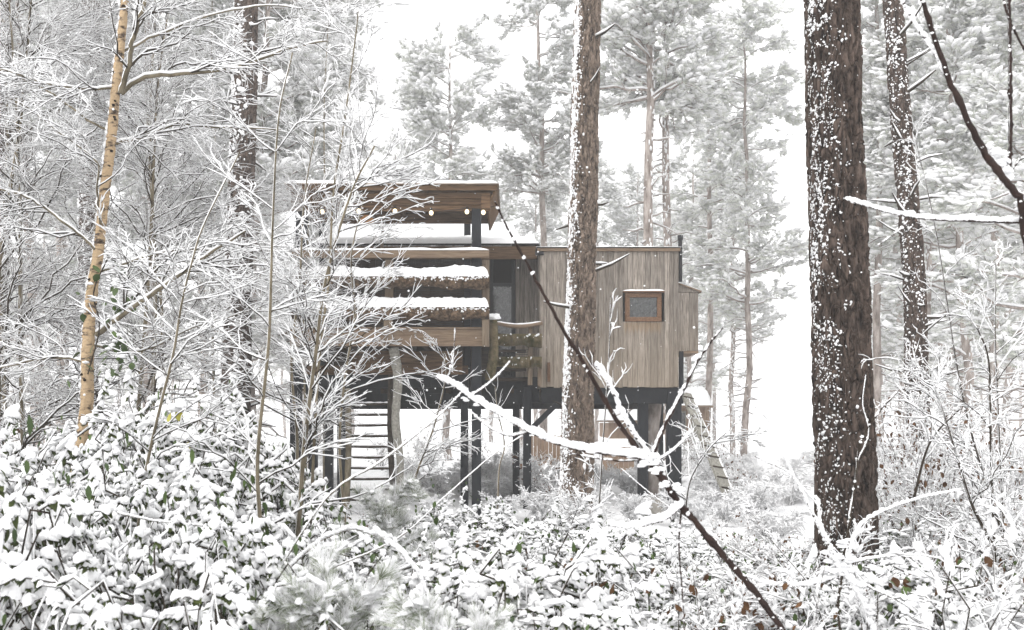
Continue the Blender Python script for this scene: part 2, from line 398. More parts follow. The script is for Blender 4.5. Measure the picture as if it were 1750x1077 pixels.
# a thin dark shell behind the boards keeps the cabin closed
wall = part('wall')
wx0, wx1 = X(923, HY), X(1159, HY)
boxo('sheathing', 'shell', wall, wx0 + .03, wx1 - .03, HY + .04, HY + 5.0, z0 + .02, z1 - .03, 0)
boxo('sheathing', 'shell', wall, X(560, BY), wx0 + .03, BY + .04, HY + 5.0, z0 + .02, Z(430, BY), 0)
wn = (X(1068, HY), X(1130, HY), Z(550, HY), Z(501, HY))     # window opening
px = 923.0; k = 0
grd = random.Random(5)
def plank_board(x0, x1, y, za, zb, m='plank_grey', parent=None):
    prd = grd.uniform(0, 0.012)
    return boxo('plank', m, parent or wall, x0 + .002, x1 - .002, y - 0.022 - prd, y + 0.035, za, zb, 0.003)
while px < 1157:
    w = grd.choice([7, 8, 9, 9, 11, 12, 13]); e = min(px + w, 1159.5)
    if 1159.5 - e < 4: e = 1159.5
    x0, x1 = X(px, HY), X(e, HY); zb = z0 + grd.uniform(-.01, .01)
    if x1 > wn[0] + .01 and x0 < wn[1] - .01:
        plank_board(x0, x1, HY, zb, wn[2]); plank_board(x0, x1, HY, wn[3], z1)
    else: plank_board(x0, x1, HY, zb, z1)
    px = e
# boards on the wall behind the deck: right of the glass door and left of it
px = 881.0
while px < 921:
    w = grd.choice([7, 8, 9]); plank_board(X(px, BY), X(min(px + w, 922), BY), BY, Z(655, BY), Z(432, BY)); px += w
px = 575.0
while px < 836:
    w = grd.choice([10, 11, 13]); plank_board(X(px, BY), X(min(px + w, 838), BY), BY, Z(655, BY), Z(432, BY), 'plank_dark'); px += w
# side faces of the projecting room
for j in range(7):
    y0 = HY + .02 + j * 0.17
    boxo('plank', 'plank_grey', wall, wx0 - .02, wx0 + .03, y0 + .003, y0 + .165, z0, z1, .003)
for j in range(28):
    y0 = HY + .05 + j * 0.17
    boxo('plank', 'plank_grey', wall, wx1 - .03, wx1 + .016, y0 + .003, y0 + .165, z0, z1, .003)
# window
win = part('window')
fy = HY - .05; fw = .085
boxo('frame', 'wood_window', win, wn[0], wn[1], fy, HY + .06, wn[2], wn[2] + fw, .006)
boxo('frame', 'wood_window', win, wn[0], wn[1], fy, HY + .06, wn[3] - fw, wn[3], .006)
boxo('frame', 'wood_window', win, wn[0], wn[0] + fw, fy - .004, HY + .06, wn[2] + fw, wn[3] - fw, .006)
boxo('frame', 'wood_window', win, wn[1] - fw, wn[1], fy - .004, HY + .06, wn[2] + fw, wn[3] - fw, .006)
boxo('pane', 'glass', win, wn[0] + fw, wn[1] - fw, HY - .012, HY - .004, wn[2] + fw, wn[3] - fw, 0)
boxo('hood', 'wood_window', win, wn[0] - .05, wn[1] + .05, HY - .12, HY - .03, wn[3] + .004, wn[3] + .028, .004)
def snow_strip(name, parent, x0, x1, y0, y1, z, h, n=60, amp=0.35, seed=0, m='snow', ny=7, edge=0.02, slope=None):
    """a cushion of snow lying on a flat strip; slope(x, y) lifts its base"""
    u = np.linspace(0, 1, n); w = np.linspace(0, 1, ny); U, V = np.meshgrid(u, w)
    xx = x0 + (x1 - x0) * U; yy = y0 + (y1 - y0) * V
    q = np.stack([xx * 3.1, yy * 3.1, xx * 0 + seed], -1)
    prof = np.clip(np.minimum(V, 1 - V) * 2 * ny * 0.22, 0, 1) ** 0.4 * np.clip(np.minimum(U, 1 - U) * n * 0.35, 0, 1) ** 0.5
    hh = h * (1 - amp + 2 * amp * fbm(q, 3, seed) + .5 * (fbm(q * 4.3, 2, seed + 8) - .5)) * prof
    yy = yy + (fbm(q * 2.3, 2, seed + 3) - .5) * edge * np.where(V < .5, 1, -1)
    base = z if slope is None else z + slope(xx, yy)
    top = np.stack([xx, yy, base + hh + 0.003], -1).reshape(-1, 3)
    idx = np.arange(n * ny).reshape(ny, n)
    a = Acc(); a.add(top, np.stack([idx[:-1, :-1], idx[:-1, 1:], idx[1:, 1:], idx[1:, :-1]], -1).reshape(-1, 4))
    b = np.stack([xx, yy, base + 0 * hh - 0.002], -1)
    ring = np.concatenate([b[0], b[1:, -1], b[-1, -2::-1], b[-2:0:-1, 0]]); ringt = np.concatenate([idx[0], idx[1:, -1], idx[-1, -2::-1], idx[-2:0:-1, 0]])
    tv = top[ringt]; m2 = len(ring); i = np.arange(m2); a.add(np.concatenate([ring, tv]), np.stack([i, (i + 1) % m2, (i + 1) % m2 + m2, i + m2], -1))
    return a.build(name, m, parent)
snow_strip('snow', win, wn[0] - .05, wn[1] + .05, HY - .12, HY - .03, wn[3] + .028, .03, 20, seed=4, edge=.01)
# roofs
roof = part('roof')
boxo('roof_edge', 'wood_tan', roof, wx0 - .06, wx1 + .03, HY - .07, HY - .036, z1 - .05, z1 + .012, .004)
boxo('roof_deck', 'shell', roof, wx0 - .06, wx1 + .03, HY - .03, HY + 5.1, z1 + .0, z1 + .03, .004)
snow_strip('snow', roof, wx0 - .08, wx1 + .05, HY - .09, HY + 5.1, z1 + .03, .045, 90, seed=7, ny=30)
# raised roof above the deck wall: rises away from the deck
ex0, ex1 = X(545, BY), X(912, BY); ez = Z(421, 19.2)
boxo('fascia', 'plank_soffit', roof, X(560, 19.2), X(918, 19.2), 19.17, 19.22, ez - .25, ez, .005)
sl = Acc(); L = 3.2; rise = .98
es = ex1 - .45
sl.add([[ex0, 19.15, ez], [es, 19.15, ez], [es, 19.15 + L, ez + rise], [ex0, 19.15 + L, ez + rise],
        [ex0, 19.15, ez + .05], [es, 19.15, ez + .05], [es, 19.15 + L, ez + rise + .05], [ex0, 19.15 + L, ez + rise + .05]], BOXF)
sl.add([[es + .004, 19.15, ez], [ex1 + .1, 19.15, ez], [ex1 + .1, 19.15 + L, ez], [es + .004, 19.15 + L, ez + rise],
        [es + .004, 19.15, ez + .05], [ex1 + .1, 19.15, ez + .02], [ex1 + .1, 19.15 + L, ez + .05], [es + .004, 19.15 + L, ez + rise + .05]], BOXF)
sl.build('roof_slab', 'shell', roof, smooth=False)
snow_strip('snow', roof, ex0, ex1 + .1, 19.13, 19.15 + L, ez + .05, .09, 120, seed=11, ny=40, amp=.2,
           slope=lambda x, y: (y - 19.15) / L * rise * (1 - np.clip((x - es) / .55, 0, 1)))
for xx in (X(920, HY),):
    boxo('light_box', 'metal_dark', roof, xx - .06, xx + .1, HY - .1, HY - .03, z1 - .12, z1 - .055, .004)
# glass door
door = part('door')
dx0, dx1 = X(838, BY), X(880, BY)
boxo('frame', 'metal_dark', door, dx0, dx0 + .06, BY - .02, BY + .03, Z(655, BY), Z(437, BY))
boxo('frame', 'metal_dark', door, dx1 - .07, dx1, BY - .02, BY + .03, Z(655, BY), Z(437, BY))
boxo('crosspiece', 'metal_dark', door, dx0 + .06, dx1 - .07, BY - .016, BY + .03, Z(490, BY), Z(484, BY))
boxo('pane', 'glass', door, dx0 + .06, dx1 - .07, BY, BY + .01, Z(655, BY), Z(490, BY), 0)
boxo('panel', 'shell', door, dx0 + .06, dx1 - .07, BY, BY + .01, Z(484, BY), Z(437, BY), 0)
# side box on the right gable, with sloping lid and open-wedge bottom
bay = part('side_box')
b0, b1 = X(1161, HY) + .01, X(1198, HY); by0, by1 = HY + .25, HY + 1.3
zt, zs, zbm = Z(482, HY), Z(496, HY), Z(598, HY)
for j, (a_, b_) in enumerate(((0, .55), (.55, 1))):
    boxo('plank', 'plank_grey', bay, b0 + (b1 - b0) * a_, b0 + (b1 - b0) * b_ - .004, by0, by0 + .03, zbm, zs - .01, .004)
boxo('plank', 'plank_grey', bay, b1 - .03, b1, by0 + .035, by1, zbm, zs - .01, .004)
boxo('bottom_board', 'wood_tan', bay, b0, b1, by0 + .004, by1, zbm - .05, zbm - .003, .004)
g_ = Acc(); yy0, yy1 = by0 - .015, by1
g_.add([[b0, yy0, zs - .008], [b1, yy0, zs - .008], [b1, yy0, zs + .01], [b0, yy0, zt - .01],
        [b0, yy1, zs - .008], [b1, yy1, zs - .008], [b1, yy1, zs + .01], [b0, yy1, zt - .01]], [[0, 1, 2, 3], [7, 6, 5, 4], [0, 4, 5, 1], [1, 5, 6, 2], [2, 6, 7, 3], [3, 7, 4, 0]])
g_.build('gable_board', 'plank_grey', bay, smooth=False)
l_ = Acc(); l_.add([[b0, yy0 - .04, zt - .008], [b1 + .05, yy0 - .04, zs - .012], [b1 + .05, yy1, zs - .012], [b0, yy1, zt - .008],
                    [b0, yy0 - .04, zt + .018], [b1 + .05, yy0 - .04, zs + .014], [b1 + .05, yy1, zs + .014], [b0, yy1, zt + .018]], BOXF)
l_.build('lid', 'wood_tan', bay, smooth=False)
snow_strip('snow', bay, b0, b1 + .05, yy0 - .04, yy1, zt + .018, .04, 16, seed=3, slope=lambda x, y: (x - b0) / (b1 + .05 - b0) * (zs - zt))
# chimney pipe
ch = Acc(); cx, cy = X(1162, HY) + .03, HY + .14
tubes(ch, [[[cx, cy, Z(480, HY)], [cx, cy, Z(403, HY)]]], [[.038, .038]], 12); tubes(ch, [[[cx, cy, Z(408, HY)], [cx, cy, Z(400, HY)], [cx, cy, Z(399, HY)]]], [[.052, .052, .001]], 12)
c_ = ch.build('chimney', 'metal_dark', house); c_.location = -hs0
boxo('corner_post', 'black_paint', part('rear_post'), cx - .03, cx + .05, HY + .06, HY + .14, Z(690, HY), Z(600, HY))
# timber frame under the cabin
fr = part('underframe')
boxo('beam', 'black_paint', fr, X(925, HY), X(1160, HY), HY + .02, HY + .12, Z(690, HY), z0 - .006)
boxo('beam', 'black_paint', fr, X(600, DY), X(905, HY), HY + .16, HY + .26, Z(690, HY), Z(672, HY))
boxo('beam', 'black_paint', fr, X(500, HY), X(925, HY) - .01, BY - .1, BY, Z(688, BY), Z(645, BY))
for j in range(12):
    xx = X(925, HY) - 4.3 + j * .62
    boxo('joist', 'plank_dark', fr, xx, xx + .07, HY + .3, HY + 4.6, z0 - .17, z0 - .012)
boxo('beam', 'black_paint', fr, X(500, HY), X(1160, HY), HY + 2.5, HY + 2.62, z0 - .38, z0 - .18)
for j in range(16):
    y_ = BY + .02 + j * .3
    boxo('floor_board', 'plank_soffit', fr, X(500, BY), wx1 - .05, y_ + .004, y_ + .29, z0 - .006, z0 + .016, 0)
# stilts
def stilt(px0, px1, py0, Y, depth=None, m='black_paint', zb=-.25):
    x0, x1 = X(px0, Y), X(px1, Y); d = depth or (x1 - x0)
    return boxo('stilt', m, house, x0 - hs0.x, x1 - hs0.x, Y - hs0.y, Y + d - hs0.y, zb, Z(py0, Y), .008)
stilt(495, 513, 597, DY + .06); stilt(527, 541, 640, 18.9); stilt(555, 568, 668, 20.0); stilt(576, 590, 672, 18.0)
stilt(806, 822, 357, DY + .03); stilt(787, 800, 640, 18.3); stilt(876, 888, 665, 19.6); stilt(894, 908, 662, 18.4)
stilt(1091, 1108, 690, HY + .1); stilt(1141, 1165, 668, HY - .02, .24); stilt(1126, 1134, 690, 20.4)
stilt(505, 525, 335, DY + .0601, .16, zb=Z(590, DY)); stilt(545, 556, 350, 19.6, zb=2.3); stilt(793, 804, 350, 19.6, zb=2.3)
lg = Acc(); q_ = resample([W(1118, 690, 19.2), W(1112, 760, 19.2), W(1117, 830, 19.2), W(1113, 880, 19.2)], 14)
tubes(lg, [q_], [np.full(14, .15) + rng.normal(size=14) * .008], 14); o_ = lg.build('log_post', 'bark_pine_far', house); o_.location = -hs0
beamo('brace', 'black_paint', fr, W(906, 735, 18.5), W(952, 690, 18.5), .12, .1)
beamo('brace', 'black_paint', fr, W(1090, 735, 18.85), W(1065, 700, 18.85), .1, .1)
beamo('brace', 'black_paint', fr, W(1135, 735, 19.5), W(1105, 700, 19.5), .1, .1)
tag(boxo('concrete_footing', 'concrete', None, X(1103, 18.2), X(1136, 18.2), 18.2, 18.55, -.3, Z(852, 18.2), .02), 'grey concrete block at the foot of the right-hand stilts', 'footing')
# deck
deck = part('deck')
dz1, dz0 = Z(563, DY), Z(592, DY); dxa, dxb = X(497, DY), X(829, DY)
boxo('rim_board', 'wood_tan', deck, dxa, X(660, DY), DY - .05, DY - .005, dz0, dz1)
boxo('rim_board', 'wood_tan', deck, X(660, DY) + .004, dxb, DY - .046, DY - .005, dz0, dz1)
boxo('trim_board', 'wood_tan', deck, dxa, dxb, DY - .075, DY - .0, dz1 + .002, dz1 + .03)
for j in range(20):
    y_ = DY + .0 + j * .145
    boxo('deck_board', 'plank_soffit', deck, dxa, dxb, y_ + .005, y_ + .14, dz1 - .06, dz1 - .005, 0)
for j in range(8):
    xx = dxa + .1 + j * (dxb - dxa - .2) / 7.3
    boxo('deck_joist', 'plank_dark', deck, xx, xx + .07, DY + .17, BY - .05, dz0 + .0, dz1 - .065)
boxo('rim_beam', 'plank_dark', deck, dxa, dxb, BY - .18, BY - .11, Z(645, BY), dz0 - .002)
boxo('skirt_board', 'plank_soffit', deck, X(510, 18.9), X(800, 18.9), 18.9, 18.95, Z(650, 18.9), Z(625, 18.9))
boxo('skirt_board', 'plank_soffit', deck, X(600, 18), X(790, 18), 18, 18.05, Z(640, 18), Z(600, 18))
boxo('skirt_beam', 'black_paint', deck, X(500, 18), X(800, 18), 18.1, 18.2, Z(662, 18), Z(640, 18))
for px_, py_ in ((710, 572), (722, 583), (590, 575), (520, 575)):
    a = Acc(); p = W(px_, py_, DY - .055); tubes(a, [[p, p + [0, -.012, 0]]], [[.018, .012]], 8); a.add([p + [.012, -.012, 0], p + [0, -.012, .012], p + [-.012, -.012, 0], p + [0, -.012, -.012]], [[0, 1, 2, 3]]); a.build('bolt', 'weathered', deck)
# railing: top rail, two waney-edged boards deep in snow, uprights, wires
rail = part('railing')
def waney(name, parent, px0, px1, py0, py1, Y, seed, m='waney', th=.12):
    n = 90; x = np.linspace(X(px0, Y), X(px1, Y), n); zt_, zb_ = Z(py0, Y), Z(py1, Y)
    e1 = (fbm(np.stack([x * 2.2, x * 0, x * 0 + seed], -1), 3, seed) - .5) * .10; e2 = (fbm(np.stack([x * 7, x * 0, x * 0 + seed], -1), 3, seed + 5) - .5) * .07
    zb2 = zb_ + e1 + e2; zm = (zt_ + zb2) / 2; y0 = np.full(n, Y); br = .02 * rng.normal(size=n)
    prof = [(y0 - th / 2, np.full(n, zt_)), (y0 - th / 2 - .05 + br, zm + .03), (y0 - th / 2 - .03 - br, zb2 + .03), (y0 - .02, zb2), (y0 + th / 2, zb2 + .03), (y0 + th / 2, np.full(n, zt_))]
    v = np.stack([np.stack([x, a_, b_], -1) for a_, b_ in prof], 1); k_ = len(prof); idx = np.arange(n * k_).reshape(n, k_)
    a = Acc(); a.add(v.reshape(-1, 3), np.stack([idx[:-1], idx[1:], np.roll(idx, -1, 1)[1:], np.roll(idx, -1, 1)[:-1]], -1).reshape(-1, 4)); 
    w_ = a.build(name, m, parent)
    sp = Acc(); k2 = 230 if m == 'waney' else 14; xs_ = rng.uniform(x[0], x[-1], k2); zs_ = zt_ - np.abs(rng.normal(0, .05, k2)) - .01
    stamp(sp, BLOBS_LOW, np.stack([xs_, np.full(k2, Y - th / 2 - .02) - rng.uniform(0, .03, k2), zs_], -1), rng.uniform(.008, .028, k2), rng.normal(size=(k2, 3)), rng)
    sp.build('snow_specks', 'snow', parent, kind='stuff')
    return w_
boxo('top_rail', 'wood_tan', rail, X(500, DY), X(836, DY), DY - .09, DY - .03, Z(442, DY), Z(429, DY))
snow_strip('snow', rail, X(500, DY), X(836, DY), DY - .10, DY - .02, Z(429, DY), .035, 80, seed=21, amp=.6)
for i_, (a_, b_) in enumerate(((473, 492), (525, 547))):
    waney('log_rail', rail, 500, 836, a_, b_, DY - .03, 31 + i_, th=.16)
    snow_strip('snow', rail, X(500, DY), X(836, DY), DY - .13, DY + .06, Z(a_ + 1, DY), .17, 110, seed=41 + i_, amp=.3, edge=.05)
for a_, b_ in ((824, 836), (657, 671), (502, 513)):
    boxo('baluster', 'wood_tan_upright', rail, X(a_, DY), X(b_, DY), DY + .055, DY + .12, Z(592 if a_ != 657 else 588, DY), Z(443, DY))
for a_, b_ in ((824, 836), (657, 671)):
    boxo('baluster', 'wood_tan_upright', rail, X(a_, DY) + .003, X(b_, DY), DY - .135, DY - .09, Z(592 if a_ != 657 else 588, DY), Z(548, DY))
wr = Acc()
for py_ in (496, 500, 504, 508, 550, 554, 558): tubes(wr, [[W(505, py_, DY + .13), W(670, py_ + 1.5, DY + .13), W(830, py_, DY + .13)]], [[.006] * 3], 4)
wr.build('wire', 'net', rail)
nw = Acc()
for j in range(46):       # sagging net under the top rail
    xa = 690 + j * 3; sag = lambda x: 6 * math.sin((x - 690) / 140 * math.pi)
    tubes(nw, [[W(xa, 443 + 0, DY - .03), W(xa + 2, 448 + sag(xa) * .5, DY - .03), W(xa, 452 + sag(xa), DY - .03)]], [[.003] * 3], 3)
tubes(nw, [[W(690 + t * 14, 452 - 6 * math.sin(t / 10 * math.pi), DY - .03) for t in range(11)]], [[.005] * 11], 3)
nw.build('net', 'net', rail)
# middle newel and rail inside the opening under the canopy
boxo('baluster', 'wood_tan_upright', rail, X(650, 19), X(655, 19), 19.0, 19.06, Z(440, 19), Z(388, 19))
# canopy over the deck
can = part('canopy')
cxa, cxb = X(492, DY), X(850, DY); cz = Z(319, DY); CB = 19.05
boxo('fascia', 'plank_soffit', can, cxa, cxb, DY - .12, DY - .08, cz - .09, cz + .0)
for j in range(3):
    zz = cz - .1 - j * .105
    boxo('fascia', 'plank_soffit', can, cxa + .05, X(838, DY) , DY + .0 + j * .02, DY + .04 + j * .02, zz - .1, zz)
for j in range(14):
    y_ = DY - .1 + j * .148
    z_ = cz - .02 + 0 * y_
    boxo('soffit_board', 'plank_soffit', can, cxa, cxb - .02, y_, y_ + .142, cz - .03, cz - .005, 0)
for j in range(7):
    xx = cxa + .05 + j * (cxb - cxa - .2) / 6
    boxo('rafter', 'plank_soffit', can, xx, xx + .07, DY + .1, CB - .1, cz - .11, cz - .035)
tri = Acc(); xr = cxb - .03
tri.add([[xr, DY - .1, cz - .01], [xr, CB, cz - .01], [xr - .16, CB, cz - .36], [xr - .16, DY - .0, cz - .36], [xr + .03, DY - .1, cz - .01], [xr + .03, CB, cz - .01], [xr - .13, CB, cz - .36], [xr - .13, DY - .0, cz - .36]], BOXF)
tri.build('end_board', 'plank_soffit', can, smooth=False)
boxo('back_beam', 'plank_soffit', can, cxa + .05, X(838, DY), CB - .12, CB - .05, cz - .24, cz - .035)
boxo('roof_sheet', 'wood_tan', can, cxa - .03, cxb + .03, DY - .15, CB + .1, cz + .002, cz + .022)
snow_strip('snow', can, cxa - .03, cxb + .02, DY - .15, CB + .1, cz + .022, .085, 130, seed=51, ny=30, amp=.25, edge=.04)
boxo('rafter', 'plank_soffit', can, X(822, DY), X(838, DY), DY - .04, DY + .025, Z(357, DY), Z(330, DY))

# string lights
sl_ = thing('string_light', 'string of small glowing round bulbs hanging under the deck canopy', 'string light', W(551, 350, DY))
def local(root, o):
    o.parent = root; o.location = Vector(o.location) - Vector(root.location); return o
cb_ = Acc(); bp = [(490, 352), (551, 356), (582, 361), (613, 355), (645, 360), (675, 355), (706, 361), (737, 357), (768, 360), (798, 356), (826, 357), (845, 352)]
tubes(cb_, [resample([W(a_, b_, DY + .02) for a_, b_ in bp], 60)], [[.006] * 60], 4); local(sl_, cb_.build('cord', 'cable', None))
for a_, b_ in ((551, 362), (613, 361), (675, 361), (737, 364), (798, 362), (826, 363)):
    a = Acc(); v, f = ico(3); a.add(v * .036 * np.array([1, 1, 1.15]), f); o = a.build('bulb', 'bulb', None); o.location = W(a_, b_, DY + .02); local(sl_, o)
    a = Acc(); tubes(a, [[(0, 0, .04), (0, 0, .085)]], [[.018, .015]], 8); o = a.build('socket', 'cable', None); o.location = W(a_, b_, DY + .02); local(sl_, o)
lp = thing('hanging_lamp', 'small amber shade hanging below the left half of the deck canopy', 'lamp', W(627, 376, 18.3))
a = Acc(); tubes(a, [[(0, 0, .09), (0, 0, .08), (0, 0, .02), (0, 0, -.05), (0, 0, -.06)]], [[.01, .06, .12, .13, .02]], 16); o = a.build('lamp_shade', 'lamp', lp)
a = Acc(); tubes(a, [[(0, 0, .08), (0, 0, .5)]], [[.005, .005]], 4); a.build('cord', 'cable', lp)

# stair railing between deck and wall: mossy boards
srp = thing('stair_railing', 'low mossy board railing beside the glass door, right of the deck', 'railing', (X(880, 18), 18, Z(660, 18)))
so = Vector(srp.location)
sr = node('railing_panel', srp, -so); SY = 18.0
waney('mossy_rail', sr, 848, 926, 571, 593, SY, 71, 'moss', .08); waney('mossy_rail', sr, 838, 926, 610, 628, SY, 73, 'moss', .08)
hr = Acc(); tubes(hr, [resample([W(846, 552, SY), W(885, 558, SY), W(927, 552, SY)], 12)], [np.full(12, .04)], 8); hr.build('hand_rail', 'wood_tan', sr)
snow_strip('snow', sr, X(848, SY), X(925, SY), SY - .03, SY + .03, Z(550, SY), .02, 30, seed=8, amp=.7, edge=.01, slope=lambda x, y: -.05 * np.sin((x - X(848, SY)) / (X(925, SY) - X(848, SY)) * math.pi))
for a_, b_, c_, d_ in ((902, 910, 592, 658), (919, 926, 628, 660), (903, 910, 558, 572)):
    boxo('baluster', 'wood_tan_upright', sr, X(a_, SY), X(b_, SY), SY + .05, SY + .1, Z(d_, SY), Z(c_, SY))
np_ = Acc(); tubes(np_, [resample([W(843, 545, SY - .2), W(844, 600, SY - .2), W(836, 650, SY - .2)], 10)], [[.07, .075, .08, .075, .08, .09, .085, .09, .09, .08]], 10); np_.build('newel_post', 'moss', sr)
nb_ = Acc(); nb_.add(BLOBS[0][0] * [.11, .11, .09] + W(843, 544, SY - .2), BLOBS[0][1]); nb_.build('snow', 'snow', sr)
for j in range(4): boxo('step', 'plank_dark', sr, X(838, SY), X(900, SY), SY + .2 + j * .25, SY + .42 + j * .25, Z(650 - j * 18, SY), Z(645 - j * 18, SY))
for py_ in (598, 602, 606): 
    a = Acc(); tubes(a, [[W(850, py_, SY + .04), W(902, py_, SY + .04)]], [[.005] * 2], 4); a.build('wire', 'net', sr)
boxo('wall_bracket', 'wood_window', sr, X(935, HY), X(940, HY), HY - .1, HY - .035, Z(653, HY), Z(620, HY))

# ladder up to the deck
lad = thing('ladder', 'upright rung ladder with bark-brown stiles under the deck', 'ladder', (X(632, 17.4), 17.4, 0))
lo = Vector(lad.location)
for nm, pts, r_, m_ in (('stile', [(594, 664), (596, 760), (592, 870)], .055, 'bark_sapling'), ('stile', [(668, 640), (667, 740), (671, 840)], .05, 'bark_twig')):
    a = Acc(); p_ = resample([W(x, y, 17.4) for x, y in pts], 12) - np.array(lo); tubes(a, [p_], [np.full(12, r_) + rng.normal(size=12) * .003], 8); a.build(nm, m_, lad)
for j in range(10):
    a = Acc(); z_ = 690 + j * 18.3
    tubes(a, [[W(594, z_ + grd.uniform(-1, 1), 17.4) - np.array(lo), W(632, z_ + 1, 17.4) - np.array(lo), W(669, z_ + grd.uniform(-1, 1), 17.4) - np.array(lo)]], [[.02, .022, .02]], 6); a.build('rung', 'bark_twig', lad)
    a = Acc(); P_ = np.array([resample([W(597, z_ - 2, 17.4) - np.array(lo), W(666, z_ - 2, 17.4) - np.array(lo)], 14)]); tubes(a, P_, np.abs(rng.normal(size=(1, 14))) * .006 + .006, 5); a.build('snow', 'snow', lad)
gp = thing('gnarled_prop', 'weathered grey crooked pole leaning beside the ladder', 'pole', W(676, 860, 17.2))
a = Acc(); tubes(a, [resample([W(673, 595, 17.2), W(680, 650, 17.2), W(676, 720, 17.2), W(684, 790, 17.2), W(682, 860, 17.2)], 30) - np.array(gp.location)], [np.linspace(.085, .06, 30) + rng.normal(size=30) * .004], 10); a.build('pole', 'weathered', gp)

# leaning cleated plank by the right corner
cl = thing('cleated_plank', 'long grey cleated plank leaning down from the right corner, edged with snow', 'plank walkway', W(1216, 860, 18.2))
co = np.array(cl.location)
pa, pb = W(1172, 672, 18.9), W(1252, 862, 17.6)
d_ = pb - pa; wv = np.array([.11, .10, 0]); wv = wv - d_ * wv.dot(d_) / d_.dot(d_)
nn = np.cross(d_, wv); nn /= np.linalg.norm(nn)
def slab(acc, a_, b_, w_, t_): 
    off = [(-1, -1), (1, -1), (1, 1), (-1, 1)]; v = [a_ + w_ * i + nn * t_ * j for i, j in off] + [b_ + w_ * i + nn * t_ * j for i, j in off]; acc.add(v, BOXF)
a = Acc(); slab(a, pa - co, pb - co, wv, .02); a.build('board', 'weathered', cl, smooth=False)
for j in range(11):
    p_ = pa + d_ * (j + .5) / 11 - co; a = Acc(); slab(a, p_ - nn * .0, p_ + d_ * .009, wv * .97, .035); a.build('cleat', 'plank_dark', cl, smooth=False)
a = Acc(); P_ = np.array([resample([pa + wv * 1.0 - co + [0, 0, .02], pb + wv * 1.0 - co + [0, 0, .02]], 40)]); tubes(a, P_, rng.uniform(.012, .03, (1, 40)), 6); a.build('snow', 'snow', cl)

# ------------------------------------------------------------------ neighbouring cabins seen beyond
def far_cabin(label, x0, x1, Y, py0, py1, roofpy):
    t = thing('far_cabin', label, 'cabin', (X((x0 + x1) / 2, Y), Y, 0)); o = Vector(t.location)
    q = node('wall', t, -o)
    n = max(3, int((x1 - x0) / 8))
    for i in range(n): boxo('plank', 'far_wall', q, X(x0 + (x1 - x0) * i / n, Y) + .004, X(x0 + (x1 - x0) * (i + 1) / n, Y), Y, Y + .05, Z(py1, Y), Z(py0, Y), 0)
    boxo('back_wall', 'far_wall', q, X(x0, Y), X(x1, Y), Y + .06, Y + 4, Z(py1, Y) + .02, Z(py0, Y) - .02, 0)
    r_ = node('roof', t, -o)
    boxo('roof_board', 'wood_tan', r_, X(x0 - 4, Y), X(x1 + 4, Y), Y - .3, Y + 4.3, Z(py0, Y) + .005, Z(py0, Y) + .08)
    snow_strip('snow', r_, X(x0 - 5, Y), X(x1 + 5, Y), Y - .32, Y + 4.3, Z(py0, Y) + .08, Z(roofpy, Y) - Z(py0, Y) - .02, 30, seed=int(x0), ny=12)
    return t, q
t1, q1 = far_cabin('pale distant cabin with railed porch beyond the leaning plank', 1150, 1212, 34, 697, 745, 668)
o1 = Vector(t1.location)
w_ = node('window', t1, -o1)
for a_, b_ in ((1162, 1172), (1182, 1194)):
    boxo('frame', 'weathered', w_, X(a_, 34), X(b_, 34), 33.93, 33.99, Z(735, 34), Z(703, 34)); boxo('pane', 'glass', w_, X(a_ + 2, 34), X(b_ - 2, 34), 33.9, 33.925, Z(732, 34), Z(706, 34), 0)
r1 = node('porch_railing', t1, -o1)
for py_ in (744, 756, 768): boxo('rail', 'weathered', r1, X(1160, 32), X(1206, 32), 32, 32.06, Z(py_ + 3, 32), Z(py_, 32))
for a_ in range(1160, 1208, 9): boxo('baluster', 'weathered', r1, X(a_, 32), X(a_ + 2, 32), 32.062, 32.1, Z(772, 32), Z(742, 32), 0)
boxo('deck', 'weathered', r1, X(1152, 32), X(1208, 32), 32.1, 34, Z(742, 32) - .1, Z(738, 32))
boxo('porch_post', 'wood_tan', r1, X(1206, 32), X(1209, 32), 31.9, 31.98, -.3, Z(697, 32))
far_cabin('low brown shed with thick snow roof seen under the cabin', 1040, 1110, 38, 722, 750, 700)
fn = thing('plank_fence', 'brown upright board fence seen under the cabin left of the middle pine', 'fence', (X(930, 28), 28, 0)); fo = Vector(fn.location)
for i in range(9):
    a_ = 905 + i * 6.6; boxo('plank', 'far_wall', fn, X(a_, 28) - fo.x, X(a_ + 6, 28) - fo.x, 0, .04, -.2, Z(744 + grd.uniform(-1.5, 1.5), 28), 0)
fn2 = thing('board_panel', 'short tan board panel under the cabin right of the middle pine', 'panel', (X(1050, 30), 30, 0)); fo = Vector(fn2.location)
for i in range(6):
    a_ = 1030 + i * 9; boxo('plank', 'far_wall', fn2, X(a_, 30) - fo.x, X(a_ + 8.6, 30) - fo.x, 0, .04, -.2, Z(764, 30), 0)

